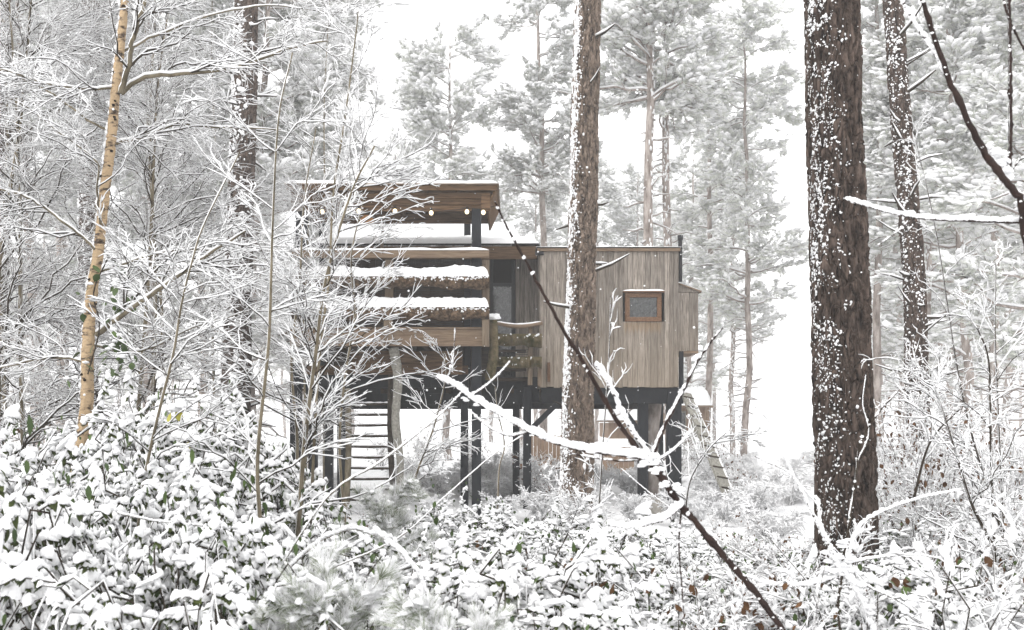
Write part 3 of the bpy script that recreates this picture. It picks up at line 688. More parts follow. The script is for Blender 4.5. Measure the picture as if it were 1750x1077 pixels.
# ------------------------------------------------------------------ pine trunks near the camera
def bark_trunk(root, path, radii, nlen, nang, g, scale=1.0, depth=.028, m='bark_pine', seed=0):
    c = resample(path, nlen); rr = np.interp(np.linspace(0, 1, nlen), np.linspace(0, 1, len(radii)), radii)
    a = np.linspace(0, 2 * math.pi, nang, endpoint=False); A_, I = np.meshgrid(a, np.arange(nlen))
    s = np.concatenate([[0], np.cumsum(np.linalg.norm(np.diff(c, axis=0), axis=1))])
    Rm = rr[:, None]
    q = np.stack([np.cos(A_) * Rm / .042, np.sin(A_) * Rm / .042, np.broadcast_to(s[:, None], A_.shape) / .15], -1) * scale
    q = q + (np.stack([fbm(q * .55, 3, 3), fbm(q * .55 + 9, 3, 13), fbm(q * .55 + 17, 3, 23)], -1) - .5) * 2.4
    f1, f2 = worley(q, seed); crack = np.clip((f2 - f1) * 3.2, 0, 1)
    g1, g2 = worley(q * np.array([.55, .55, .38]) + 5, seed + 40); crack = np.minimum(crack, np.clip((g2 - g1) * 4.5, 0, 1) + .15)
    disp = depth * (crack ** .6 - .6) + .012 * (fbm(q * 2.2, 2, 7) - .5) + .03 * (fbm(q * .22, 2, 9) - .5)
    rad = Rm + disp
    v = np.stack([c[:, None, 0] + np.cos(A_) * rad, c[:, None, 1] + np.sin(A_) * rad, c[:, None, 2] + 0 * rad], -1)
    idx = np.arange(nlen * nang).reshape(nlen, nang); nx = np.roll(idx, -1, 1)
    ac = Acc(); ac.add(v.reshape(-1, 3), np.stack([idx[:-1], nx[:-1], nx[1:], idx[1:]], -1).reshape(-1, 4)); ac.build('trunk', m, root, smooth=False if depth > .02 else True)
    return c, rr
def trunk_snow(root, c, rr, g, n, mean, spread, size, edge=0, edge_ang=math.pi * 1.10, clumps=0):
    """snow blown onto the bark: small clots, densest towards angle mean"""
    k = len(c); ac = Acc()
    def put(ang, i, sz, fl=.45):
        r_ = rr[i]; nrm = np.stack([np.cos(ang), np.sin(ang), ang * 0], -1)
        pos = c[i] + nrm * (r_ + .002)[:, None]
        # lay the blob on the bark: its z axis points outwards
        v_ = np.stack([-np.sin(ang), np.cos(ang), 0 * ang], -1); zz = np.tile([0, 0, 1.0], (len(ang), 1))
        roll = g.uniform(0, 6.28, len(ang))[:, None]; e1 = np.cos(roll) * v_ + np.sin(roll) * zz; e2 = -np.sin(roll) * v_ + np.cos(roll) * zz
        Fm = np.stack([e1, e2, nrm], -1); wh = g.integers(0, 4, len(ang)); S = np.stack([sz * g.uniform(.7, 1.3, len(ang)), sz * g.uniform(.6, 1.1, len(ang)), sz * fl], -1)
        for q in range(4):
            m_ = wh == q
            if not m_.any(): continue
            v, f = BLOBS_LOW[q]; out = np.einsum('mij,mvj->mvi', Fm[m_], v[None] * S[m_][:, None]) + pos[m_][:, None]
            ac.add(out.reshape(-1, 3), (f[None] + (np.arange(m_.sum()) * len(v))[:, None, None]).reshape(-1, 3))
    ang = g.normal(mean, spread, n); i = g.integers(0, k, n)
    # patchy: keep where a slow noise is high
    nz = vnoise(np.stack([np.cos(ang) * 2.2, np.sin(ang) * 2.2, i / k * c[-1, 2] * 3.0], -1), 3); keep = nz > g.uniform(.2, .75, n)
    put(ang[keep], i[keep], g.gamma(2.0, size / 2, keep.sum()) + size * .4)
    if clumps:
        cc = g.integers(0, k, clumps); ca = g.normal(mean, spread * .7, clumps); j = np.repeat(np.arange(clumps), 9)
        put(ca[j] + g.normal(0, .13, len(j)), np.clip(cc[j] + g.integers(-6, 7, len(j)), 0, k - 1), np.abs(g.normal(size * 1.9, size * .7, len(j))), .32)
    if edge: put(g.normal(edge_ang, .26, edge), g.integers(0, k, edge), g.gamma(2.5, size * .55, edge) + size * .5, .5)
    return ac.build('snow', 'snow', root, kind='stuff')
def stubs(root, c, rr, g, n, L=(.15, .5), prefer=None):
    P = []
    for j in range(n):
        i = g.integers(int(len(c) * .12), len(c)); a = g.uniform(0, 2 * math.pi) if prefer is None else g.normal(prefer, .6)
        d = np.array([math.cos(a), math.sin(a), g.uniform(-.25, .5)]); l = g.uniform(*L)
        P.append([c[i] + d * (rr[i] - .03), c[i] + d * (rr[i] + l * .5), c[i] + d * (rr[i] + l) + [0, 0, g.uniform(-.1, .15) * l]])
    P = np.array(P); Rr_ = np.tile([.016, .012, .006], (n, 1)) * g.uniform(.6, 1.4, (n, 1))
    for j in range(n):
        b = Acc(); tubes(b, P[j:j + 1], Rr_[j:j + 1], 5); b.build('branch_stub', 'bark_twig', root)
    s_ = Acc(); snow_on(s_, P, Rr_, g, .012, 5); s_.build('stub_snow', 'snow', root, kind='stuff')
def near_pine(label, Y, pts, wpx, nlen, nang, seed, mean, spread, n, size, edge=0, clumps=0, st=0, depth=.028, m='bark_pine', group=None, extra=None):
    g = np.random.default_rng(seed)
    root = thing('pine_tree', label, 'pine tree', (X(pts[0][0], Y), Y, 0), group)
    o = np.array(root.location)
    path = [W(x, y, Y) - o for x, y in pts]; radii = [w * Y / F / 2 for w in wpx]
    c, rr = bark_trunk(root, path, radii, nlen, nang, g, depth=depth, seed=seed, m=m)
    trunk_snow(root, c, rr, g, n, mean, spread, size, edge, clumps=clumps)
    if st: stubs(root, c, rr, g, st)
    return root
near_pine('thick dark pine trunk filling the right, speckled with blown snow', 8.0,
          [(1455, 1090), (1447, 950), (1442, 700), (1432, 400), (1426, 200), (1421, 0), (1416, -250)], [112, 98, 96, 91, 88, 86, 80], 1100, 220, 1,
          math.pi * 1.18, .52, 6500, .0045, 600, 185, 0, .042)
near_pine('straight pine trunk in front of the cabin, snow plastered down its left edge', 14.5,
          [(983, 910), (986, 800), (990, 600), (996, 400), (1000, 200), (1005, 0), (1010, -250)], [62, 56, 50, 47, 45, 42, 38], 1000, 160, 2,
          math.pi * 1.14, .42, 6500, .0078, 6500, 110, 14, .04, 'bark_pine_brown')
near_pine('leaning pine trunk with ringed snowy bark between thick pine and right edge', 13.5,
          [(1574, 900), (1568, 680), (1560, 450), (1544, 250), (1527, 30), (1505, -220)], [42, 38, 35, 34, 31, 27], 600, 90, 3,
          math.pi * 1.35, .8, 2800, .0068, 300, 60, 36, .028)
near_pine('dark rough pine trunk half hidden by twigs left of the deck', 19,
          [(400, 900), (402, 700), (408, 450), (415, 250), (420, 60), (424, -200)], [54, 50, 46, 42, 40, 36], 500, 60, 4,
          math.pi * 1.3, .8, 2400, .017, 500, 40, 60, .03)
near_pine('dark pine trunk behind the peeling birch near the left edge', 21,
          [(146, 900), (150, 600), (152, 300), (155, 0), (158, -250)], [36, 33, 31, 30, 26], 300, 40, 5, math.pi * 1.3, .8, 1500, .019, 300, 30, 50, .03)
near_pine('dark pine trunk cut by the left edge of the view', 17,
          [(-6, 900), (-2, 500), (2, 250), (5, 0), (8, -200)], [36, 32, 30, 28, 25], 300, 40, 6, math.pi * 1.3, .8, 1500, .016, 300, 30, 40, .03)

# ------------------------------------------------------------------ background pines
def pine_proto(name, seed, H, base, blen, ntuft, r0, sparse=1.0, tuft=.30):
    ntuft = int(ntuft * 1.5); tuft *= .8
    g = np.random.default_rng(seed)
    root = thing(name, 'proto', 'pine tree')
    zz = np.linspace(0, 1, 14); tr = np.stack([np.cumsum(g.normal(0, .05, 14)), np.cumsum(g.normal(0, .05, 14)), zz * H - .3], -1)[None]; rt = (r0 * (1 - .8 * zz ** 1.3))[None]
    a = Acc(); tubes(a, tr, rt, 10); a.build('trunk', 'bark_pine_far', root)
    nb = int(58 * sparse)
    B, BR = grow(tr, rt, nb, (base / H, .985), (1.15, 1.7), (blen * .6, blen), 8, g, .32, .008, droop=.12, wig=.05, up=.18)
    # fuller below, rounded top
    c, cR = grow(B, BR, 7, (.25, 1.0), (.35, .95), (blen * .22, blen * .5), 5, g, .55, .004, droop=-.05, wig=.06, flat=.45)
    dd, dR = grow(tr, rt, 26, (.12, base / H), (1.2, 1.9), (.3, 1.5), 4, g, .18, .006, droop=.1, wig=.06)   # dead snags below the crown
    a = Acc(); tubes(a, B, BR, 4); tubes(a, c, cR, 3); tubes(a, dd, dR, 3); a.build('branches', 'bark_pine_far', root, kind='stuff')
    sn = Acc(); snow_on(sn, B, BR, g, .018, 4); snow_on(sn, c, cR, g, .015, 3); snow_on(sn, dd, dR, g, .014, 3)
    # snow stuck on trunk side
    n = 260; i = g.uniform(0, 1, n); cz_ = i * H; ang = g.normal(math.pi * 1.15, .6, n)
    cx_ = np.interp(cz_, tr[0, :, 2], tr[0, :, 0]); cy_ = np.interp(cz_, tr[0, :, 2], tr[0, :, 1]); rr_ = np.interp(cz_, tr[0, :, 2], rt[0])
    stamp(sn, BLOBS_LOW, np.stack([cx_ + np.cos(ang) * rr_, cy_ + np.sin(ang) * rr_, cz_], -1), g.uniform(.02, .06, n), np.tile([0, 0, 1.0], (n, 1)), g, (1.6, .7, .7))
    pos, tan, _ = pick(c, cR, ntuft, g); pos += g.normal(0, .06, pos.shape)
    tan = norm(tan + np.array([0, 0, .35]) + g.normal(0, .35, tan.shape))
    nd = Acc(); stamp(nd, NEED, pos, g.uniform(tuft * .7, tuft * 1.25, ntuft), tan, g, roll=1.5)
    cr = node('crown', root); nd.build('needles', 'needles_frost_haze', cr, smooth=False, kind='stuff')
    m_ = g.uniform(size=ntuft) < .93; pm = pos[m_] + tan[m_] * tuft * .35; pm[:, 2] += .04
    tt = tan[m_].copy(); tt[:, 2] *= .3
    stamp(sn, BLOBS_LOW, pm, g.uniform(tuft * .25, tuft * .58, m_.sum()), tt, g, (1.25, .8, .45), roll=.35)
    sn.build('snow', 'snow', cr, kind='stuff')
    return root
PA = pine_proto('pine_tree', 11, 20, 10.5, 3.6, 3400, .17)
PB = pine_proto('pine_tree', 12, 19, 10.0, 3.0, 2800, .15, .9)
PC = pine_proto('pine_tree', 13, 13, 3.0, 3.0, 3800, .12, 1.25, .28)
PD = pine_proto('pine_tree', 14, 17, 6.0, 3.4, 3300, .14, 1.0)
protos = dict(A=PA, B=PB, C=PC, D=PD)
first = set()
def put_pine(kind, px, Y, rz, s, label, group=None, sz=None, tilt=(0, 0), h=None):
    p = protos[kind]; loc = (X(px, Y), Y, -.1)
    if kind not in first:
        first.add(kind); p.location = loc; p.rotation_euler = (tilt[0], tilt[1], rz); p.scale = (s, s, sz or s); p['label'] = label
        if group: p['group'] = group
        return p
    return dup(p, loc, rz, s, label, group, tilt, sz)
NAMED = [
    ('C', 765, 42, .4, 1.42, 'broad snowy pine crown rising above the deck canopy'),
    ('A', 1113, 27, 2.1, 1.0, 'slim pine behind the cabin roof, left one of a close pair'),
    ('B', 1146, 28.5, 1.0, 1.02, 'slim pine behind the cabin roof, right one of a close pair'),
    ('D', 1271, 34, 3.3, .92, 'pine with pale crown between cabin and thick right-hand pine'),
    ('B', 1205, 37, 5.0, .9, 'thin pale pine trunk directly behind the side box'),
    ('D', 1252, 44, .9, .9, 'faint pine close left of the pale-crowned pine past the cabin'),
    ('C', 1650, 24, 1.7, 1.05, 'bushy young pine with heavy snow behind the leaning trunk'),
    ('C', 1770, 20, 4.4, 1.0, 'dense snowy pine at the right edge of the view'),
    ('A', 1705, 29, 2.6, .9, 'slender reddish pine trunk seen right of the leaning trunk'),
    ('C', 1580, 32, .2, 1.15, 'wide pale pine filling the gap behind the leaning trunk'),
    ('B', 1496, 26, 3.9, .8, 'narrow pale pine just right of the thick dark trunk'),
    ('D', 1640, 36, 1.2, .8, 'small distant pine trunk between the leaning trunk and right edge'),
    ('D', 250, 27, 2.2, 1.05, 'dense dark-crowned pine behind the birch twigs'),
    ('C', 60, 23, 3.0, 1.15, 'dense pine filling the upper left behind the twigs'),
    ('A', 100, 28, .5, 1.0, 'pine with grey trunk between left edge and birch'),
    ('D', 520, 30, 1.4, 1.05, 'snow-laden pine behind the left end of the deck'),
    ('C', 430, 26, 5.4, 1.25, 'bushy pine behind the dark twig-screened trunk'),
    ('C', 345, 34, 2.4, 1.35, 'wide pale pine between birch and dark trunk'),
    ('C', 1540, 46, 2.2, 1.5, 'broad pale pine crown behind the leaning trunk top'),
    ('C', 1720, 44, .9, 1.5, 'broad pale pine crown high behind the right edge'),
    ('A', 930, 36, 4.2, .95, 'pale pine seen just left of the middle trunk'),
    ('C', 890, 60, 4.2, .9, 'low pale pine above the cabin roof'),
    ('C', 1180, 52, 3.8, 1.2, 'low pale pine behind the chimney pipe'),
]
for k_, px_, Y_, rz_, s_, lb_ in NAMED: put_pine(k_, px_, Y_, rz_, s_, lb_)
g = np.random.default_rng(77)
for j in range(40):
    Y_ = g.uniform(55, 105); px_ = g.uniform(-120, 1870)
    if 1190 < px_ < 1480 or 560 < px_ < 1000: continue
    put_pine('ABCD'[g.integers(0, 4)], px_, Y_, g.uniform(0, 6.28), g.uniform(.75, 1.1), 'far pine fading into the white mist', 'far pines fading into mist')

for j, px_ in enumerate((845, 905, 960, 1030, 1075, 1120, 1165, 1215, 600, 665, 1480, 1540, 1625, 1690)):
    put_pine('CDCB'[j % 4], px_ + g.uniform(-12, 12), g.uniform(62, 78), g.uniform(0, 6.28), [1.42, 1.1, 1.35, .98][j % 4], 'far pine fading into the white mist', 'far pines fading into mist')
# ------------------------------------------------------------------ snowy twigs: birches and saplings
def twig_tree(name, label, cat, stem, radii, seed, spec, bark='bark_twig', snow=.006, group=None, stemmat=None, origin=None, sides=7, stem_snow=.5):
    """stem: world polyline; spec: list of grow() keyword dicts, one per order"""
    g = np.random.default_rng(seed); stem = np.asarray(stem); o = np.asarray(origin if origin is not None else [stem[0][0], stem[0][1], 0.0])
    root = thing(name, label, cat, tuple(o), group)
    n = 26; P = resample(stem - o, n)[None]; Rr_ = np.interp(np.linspace(0, 1, n), np.linspace(0, 1, len(radii)), radii)[None]
    a = Acc(); tubes(a, P, Rr_, sides); a.build('stem' if radii[0] < .03 else 'trunk', stemmat or bark, root)
    b = Acc(); s_ = Acc(); snow_on(s_, P, Rr_, g, snow * stem_snow, 5)
    lev = (P, Rr_)
    for i, sp in enumerate(spec):
        sp = dict(sp); nn_ = sp.pop('n'); Nn = sp.pop('N', 6); sd = sp.pop('sides', 3); th = sp.pop('th', snow); cov = sp.pop('cover', .95)
        lev = grow(*lev, nn_, sp.pop('t', (.2, 1)), sp.pop('ang', (.4, .9)), sp.pop('len'), Nn, g, **sp)
        tubes(b, *lev, sd); snow_on(s_, *lev, g, th, 4 if i < 2 else 3, cover=cov)
    b.build('twigs', bark, root, kind='stuff'); s_.build('snow', 'snow', root, kind='stuff')
    return root
SPEC_BIRCH = [dict(n=34, N=9, sides=5, t=(.12, 1), ang=(.6, 1.15), len=(1.1, 2.6), r=.5, rmin=.004, droop=.22, wig=.04, up=.25),
              dict(n=9, N=7, t=(.1, 1), ang=(.35, .8), len=(.45, 1.1), r=.6, rmin=.0022, droop=.15, wig=.05, flat=.6),
              dict(n=8, N=6, t=(.1, 1), ang=(.25, .65), len=(.22, .6), r=.6, rmin=.0016, droop=.15, wig=.035)]
def stem_up(H, lean, g, n=6):
    z = np.linspace(0, H, n); return np.stack([lean[0] * (z / H) + np.cumsum(g.normal(0, .05, n)), lean[1] * (z / H) + np.cumsum(g.normal(0, .05, n)), z], -1)
bt = []
for sd, H, ln in ((21, 7.5, (.5, .1)), (22, 6.5, (-.4, .2)), (23, 8.5, (.2, -.2))):
    gg = np.random.default_rng(sd); st_ = stem_up(H, ln, gg)
    bt.append(twig_tree('birch_sapling', 'proto', 'birch sapling', st_, [.028, .022, .014, .006], sd, SPEC_BIRCH, snow=.0030, stemmat='bark_sapling', origin=(0, 0, 0)))
BT = [  # which, px, Y, rz, scale, label
    (0, -40, 10.5, .3, 1.1, 'snow-furred birch sapling at the very left edge'),
    (1, 70, 11.0, 2.0, 1.1, 'snow-furred birch sapling between left edge and peeling birch'),
    (2, 255, 12.5, 1.0, 1.05, 'bare birch sapling laden with snow just right of the peeling birch'),
    (0, 305, 14.5, 4.0, 1.1, 'tall frosted birch sapling behind the peeling birch'),
    (1, 515, 15.5, 5.2, .8, 'small frosted birch sapling in front of the deck’s left end'.replace('’', "'")),
    (2, 20, 15.0, 3.6, 1.2, 'frosted birch sapling behind the left edge thicket'),
    (0, 150, 17.0, 5.5, 1.3, 'hazy birch sapling far behind the peeling birch'),
    (2, 560, 21.0, 2.2, 1.25, 'hazy birch sapling rising behind the deck canopy left end'),
    (1, 185, 10.8, 4.4, 1.05, 'near birch sapling crossing the peeling birch trunk'),
    (0, -120, 12, 1.2, 1.2, 'birch sapling beyond the left edge reaching into view'),
    (2, 370, 24, 4.1, 1.5, 'faint birch sapling in the gap right of the peeling birch'),
]
used = set()
for w_, px_, Y_, rz_, s_, lb_ in BT:
    loc = (X(px_, Y_), Y_, -.1)
    if w_ not in used:
        used.add(w_); r_ = bt[w_]; r_.location = loc; r_.rotation_euler = (0, 0, rz_); r_.scale = (s_,) * 3; r_['label'] = lb_; r_['group'] = 'snow-furred birch saplings on the left'
    else: dup(bt[w_], loc, rz_, s_, lb_, 'snow-furred birch saplings on the left')

# the peeling birch, with its heavy limbs placed by hand
def limbs(root, o, lst, g, bark, snow, sub_spec, mname='limb'):
    """lst: (points [(px,py)], Y0, Y1, r0, r1)"""
    s_ = Acc(); tw = Acc()
    for pts, Y0, Y1, r0, r1 in lst:
        m_ = len(pts); P = np.array([resample([W(x, y, Y0 + (Y1 - Y0) * i / (m_ - 1)) for i, (x, y) in enumerate(pts)], 22) - o]); 
        P[:, 1:-1] += g.normal(0, .25 * r0, (1, 20, 3)); Rr_ = np.linspace(r0, r1, 22)[None]
        a = Acc(); tubes(a, P, Rr_, 7); a.build(mname, bark, root); snow_on(s_, P, Rr_, g, snow, 6)
        lev = (P, Rr_)
        for sp in sub_spec:
            sp = dict(sp); nn_ = sp.pop('n'); Nn = sp.pop('N', 6); th = sp.pop('th', snow * .8)
            lev = grow(*lev, nn_, sp.pop('t', (.15, 1)), sp.pop('ang', (.4, .9)), sp.pop('len'), Nn, g, **sp)
            tubes(tw, *lev, 3); snow_on(s_, *lev, g, th, 4)
    tw.build('twigs', 'bark_twig', root, kind='stuff'); s_.build('snow', 'snow', root, kind='stuff')
g = np.random.default_rng(31)
BYc = 8.6
birch = thing('birch_tree', 'crooked birch with peeling orange-tan bark on the left', 'birch tree', tuple(W(118, 0, BYc) * [1, 1, 0])); bo = np.array(birch.location)
bpts = [(106, 980), (118, 845), (146, 715), (150, 600), (157, 500), (168, 430), (180, 320), (190, 240), (198, 150), (208, 60), (216, -40), (228, -200)]
P = resample([W(x, y, BYc) for x, y in bpts], 260) - bo; rr = np.interp(np.linspace(0, 1, 260), np.linspace(0, 1, 6), [.068, .052, .043, .041, .035, .027])
na = 48; A_ = np.linspace(0, 2 * math.pi, na, endpoint=False)[None]; ss = np.linspace(0, 9, 260)[:, None]
q = np.stack([np.cos(A_) * 1.5 + 0 * ss, np.sin(A_) * 1.5 + 0 * ss, ss * 2.6 + 0 * A_], -1)
rad = rr[:, None] * (1 + .16 * (fbm(q * 1.3, 3, 2) - .5) + .10 * (fbm(q * np.array([1, 1, 4.0]), 2, 5) > .56))
v = np.stack([P[:, None, 0] + np.cos(A_) * rad, P[:, None, 1] + np.sin(A_) * rad, P[:, None, 2] + 0 * rad], -1)
idx = np.arange(260 * na).reshape(260, na); nx = np.roll(idx, -1, 1); a = Acc(); a.add(v.reshape(-1, 3), np.stack([idx[:-1], nx[:-1], nx[1:], idx[1:]], -1).reshape(-1, 4)); a.build('trunk', 'bark_birch', birch)
a = Acc()   # dark branch scars
for i in g.integers(20, 250, 26):
    an = g.uniform(math.pi * 1.0, math.pi * 2.0); p_ = P[i] + np.array([math.cos(an), math.sin(an), 0]) * (rr[i] * .96); stamp(a, BLOBS_LOW, p_[None], .022, np.array([[0, 0, 1.0]]), g, (.6, 1.1, .9))
a.build('branch_scar', 'bark_black', birch, kind='stuff')
trunk_snow(birch, P, rr, g, 260, math.pi * 1.05, .4, .009, 260)
SUB_B = [dict(n=10, N=8, len=(.5, 1.3), r=.55, rmin=.003, droop=.18, wig=.05, up=.1, flat=.7), dict(n=7, N=5, len=(.15, .5), r=.6, rmin=.002, droop=.12, wig=.05), dict(n=4, N=4, len=(.08, .22), r=.6, rmin=.0016, wig=.05)]
limbs(birch, bo, [
    ([(208, 160), (240, 135), (290, 128), (360, 122), (420, 112), (500, 82), (560, 70)], 8.6, 8.2, .02, .005),
    ([(206, 160), (222, 100), (232, 50), (262, -30)], 8.5, 8.4, .024, .014),
    ([(165, 572), (200, 545), (250, 510), (300, 475), (360, 430), (420, 395)], 8.6, 8.0, .024, .007),
    ([(182, 248), (220, 240), (260, 228), (305, 212), (360, 218), (480, 222)], 8.6, 9.2, .015, .004),
    ([(172, 435), (140, 405), (90, 365), (40, 335), (-20, 318)], 8.6, 8.2, .014, .005),
    ([(172, 385), (166, 330), (168, 285), (150, 262), (100, 225), (40, 180), (-30, 150)], 8.5, 8.3, .011, .004),
    ([(150, 620), (110, 612), (60, 615), (0, 630), (-50, 640)], 8.6, 8.8, .010, .004),
    ([(190, 225), (150, 205), (80, 155), (0, 120)], 8.6, 8.9, .012, .004),
    ([(196, 150), (150, 152), (90, 145), (0, 118)], 8.6, 8.0, .011, .004),
    ([(158, 470), (220, 448), (290, 430), (380, 428), (470, 430)], 8.6, 9.0, .010, .003),
    ([(150, 590), (240, 600), (330, 560), (430, 530)], 8.6, 9.0, .010, .003),
    ([(205, 90), (270, 60), (350, 30), (450, 10), (560, 20)], 8.6, 9.5, .012, .003),
], g, 'bark_sapling', .0052, SUB_B)

# ivy on the birch trunk: separate climbing plant
iv = thing('ivy_plant', 'dark green ivy leaves climbing the middle of the peeling birch', 'ivy', tuple(W(160, 650, BYc))); io = np.array(iv.location)
ga = Acc(); tubes(ga, [resample([W(150, 640, BYc - .08), W(170, 560, BYc - .08), W(160, 500, BYc - .07), W(185, 440, BYc - .06)], 16) - io], [np.full(16, .006)], 5); ga.build('stem', 'bark_twig', iv)
lm = Acc(); lm.add(*[LEAVES[2][0] * .075, LEAVES[2][1]]); lmesh = lm.mesh('leaf', True); lmesh.materials.append(M['leaf'])
gs = Acc()
for j in range(64):
    px_, py_ = g.normal(180, 30), g.uniform(445, 650); Yl = BYc - g.uniform(.02, .25)
    if j < 26: px_, py_ = g.normal(208, 12), g.choice([480, 520, 590, 610]) + g.normal(0, 9)
    o = bpy.data.objects.new('leaf', lmesh); sc.collection.objects.link(o); o.parent = iv; p_ = W(px_, py_, Yl) - io; o.location = p_
    o.rotation_euler = (g.uniform(-.5, .5), g.uniform(.3, 1.3), g.uniform(0, 6.28)); o.scale = (g.uniform(.7, 1.3),) * 3
    if j % 2: gs.add(BLOBS_LOW[j % 4][0] * [.035, .025, .018] + p_ + [0, 0, .012], BLOBS_LOW[j % 4][1])
gs.build('snow', 'snow', iv, kind='stuff')

# slim saplings standing between camera and deck
SP1 = [dict(n=18, N=9, sides=4, t=(.1, .95), ang=(.8, 1.3), len=(.5, 1.3), r=.4, rmin=.0028, droop=.1, wig=.03, up=.12),
       dict(n=7, N=6, t=(.15, 1), ang=(.35, .7), len=(.14, .42), r=.6, rmin=.0018, droop=.05, wig=.035, flat=.6), dict(n=2, N=4, t=(.2, 1), ang=(.3, .6), len=(.06, .16), r=.6, rmin=.0014, wig=.04)]
def sap(label, Y, pts, r0, r1, seed, spec=SP1, snow=.0042, m='bark_sapling'):
    return twig_tree('sapling', label, 'sapling', [W(x, y, Y) for x, y in pts], [r0, (r0 + r1) / 2, r1], seed, spec, snow=snow, stemmat=m, group=None, stem_snow=.8)
sap('pale-barked sapling forking low in front of the deck', 6.5, [(492, 1080), (510, 900), (520, 760), (540, 600), (556, 480), (600, 330), (640, 250)], .021, .006, 41,
    [dict(n=34, N=9, sides=4, t=(.25, .95), ang=(.8, 1.3), len=(.5, 1.35), r=.45, rmin=.003, droop=.0, wig=.03, up=.3, bias=(.3, 0, 0), flat=.5), dict(n=9, N=6, t=(.15, 1), ang=(.3, .65), len=(.12, .4), r=.6, rmin=.0018, droop=.05, wig=.035, flat=.6), SP1[2]], snow=.0042)
FL = [dict(n=21, N=9, sides=4, t=(.2, .98), ang=(.8, 1.4), len=(.6, 1.7), r=.45, rmin=.0035, droop=.06, wig=.03, up=.15, flat=.4), dict(n=7, N=6, t=(.15, 1), ang=(.3, .65), len=(.15, .45), r=.6, rmin=.0022, droop=.05, wig=.035, flat=.5), dict(n=3, N=4, t=(.2, 1), ang=(.3, .6), len=(.06, .18), r=.6, rmin=.0018, wig=.04)]
sap('bushy twiggy sapling hiding the left end of the deck', 10.0, [(500, 900), (508, 760), (498, 620), (512, 480), (520, 340), (540, 220)], .02, .006, 48, FL, snow=.004)
sap('many-twigged sapling spreading over the deck railing', 9.0, [(590, 900), (580, 760), (590, 640), (606, 540), (600, 440), (622, 340)], .016, .006, 49, FL, snow=.004)
sap('thin dark sapling stem just left of the deck stilts', 6.0, [(455, 1080), (445, 900), (440, 780), (458, 600), (463, 480), (466, 380), (476, 200), (500, 90)], .016, .004, 42)
sap('slanting thin sapling between birch and deck', 6.2, [(236, 900), (250, 800), (275, 690), (297, 600), (310, 520), (330, 440), (350, 380), (410, 260)], .012, .004, 43)
sap('tall whip-like sapling rising past the canopy left end', 7.5, [(530, 900), (545, 620), (562, 480), (570, 330), (590, 200), (608, 60), (612, 20)], .012, .004, 44,
    [dict(n=10, N=7, sides=4, t=(.3, .95), ang=(.6, 1.1), len=(.3, .9), r=.5, rmin=.0026, droop=.05, wig=.04, up=.1)] + SP1[1:])
sap('bent sapling with forked tip before the ladder', 11, [(690, 880), (715, 800), (738, 740), (752, 690), (762, 640), (758, 600)], .016, .006, 45)
sap('slender sapling seen between the two pairs of stilts', 15, [(850, 870), (853, 800), (862, 760), (850, 700), (846, 660)], .016, .006, 46,
    [dict(n=8, N=6, t=(.3, 1), len=(.3, .8), r=.5, rmin=.004, wig=.06, up=.3)])
sap('upright thin sapling in the undergrowth right of the middle trunk', 6, [(1018, 1000), (1022, 900), (1028, 790), (1040, 620), (1044, 505)], .007, .003, 47,
    [dict(n=8, N=6, t=(.1, .9), len=(.15, .5), r=.6, rmin=.002, wig=.06, up=.2), dict(n=4, N=4, len=(.05, .2), r=.6, rmin=.0015)], m='bark_twig')
for i_, (pts, Y_, lb_) in enumerate([
    ([(1705, 1080), (1698, 900), (1693, 760), (1690, 620), (1670, 560)], 6.5, 'thin upright sapling near the right edge, left one of two'),
    ([(1722, 1080), (1712, 860), (1705, 700), (1700, 560), (1702, 450)], 7.0, 'thin upright sapling near the right edge, right one of two'),
    ([(1700, 940), (1660, 860), (1635, 780), (1610, 700), (1590, 640)], 6, 'slanting dark twiggy stem right of the leaning pine'),
    ([(1560, 860), (1580, 780), (1600, 740), (1640, 700)], 7, 'short leaning sapling with brown leaves right of the thick pine'),
    ([(1170, 880), (1180, 820), (1210, 770), (1240, 740)], 9, 'small bent sapling below the leaning plank'),
    ([(1740, 1000), (1650, 700), (1600, 400), (1560, 220)], 9, 'long leaning rod of a sapling behind the right edge branches')]):
    sap(lb_, Y_, pts, .010, .004, 60 + i_, [dict(n=14, N=7, t=(.1, 1), ang=(.5, 1.1), len=(.3, .9), r=.6, rmin=.0024, droop=.05, wig=.05, up=.15), dict(n=5, N=5, len=(.1, .35), r=.6, rmin=.0017), dict(n=3, N=4, len=(.05, .14), r=.6, rmin=.0014)], m='bark_twig')

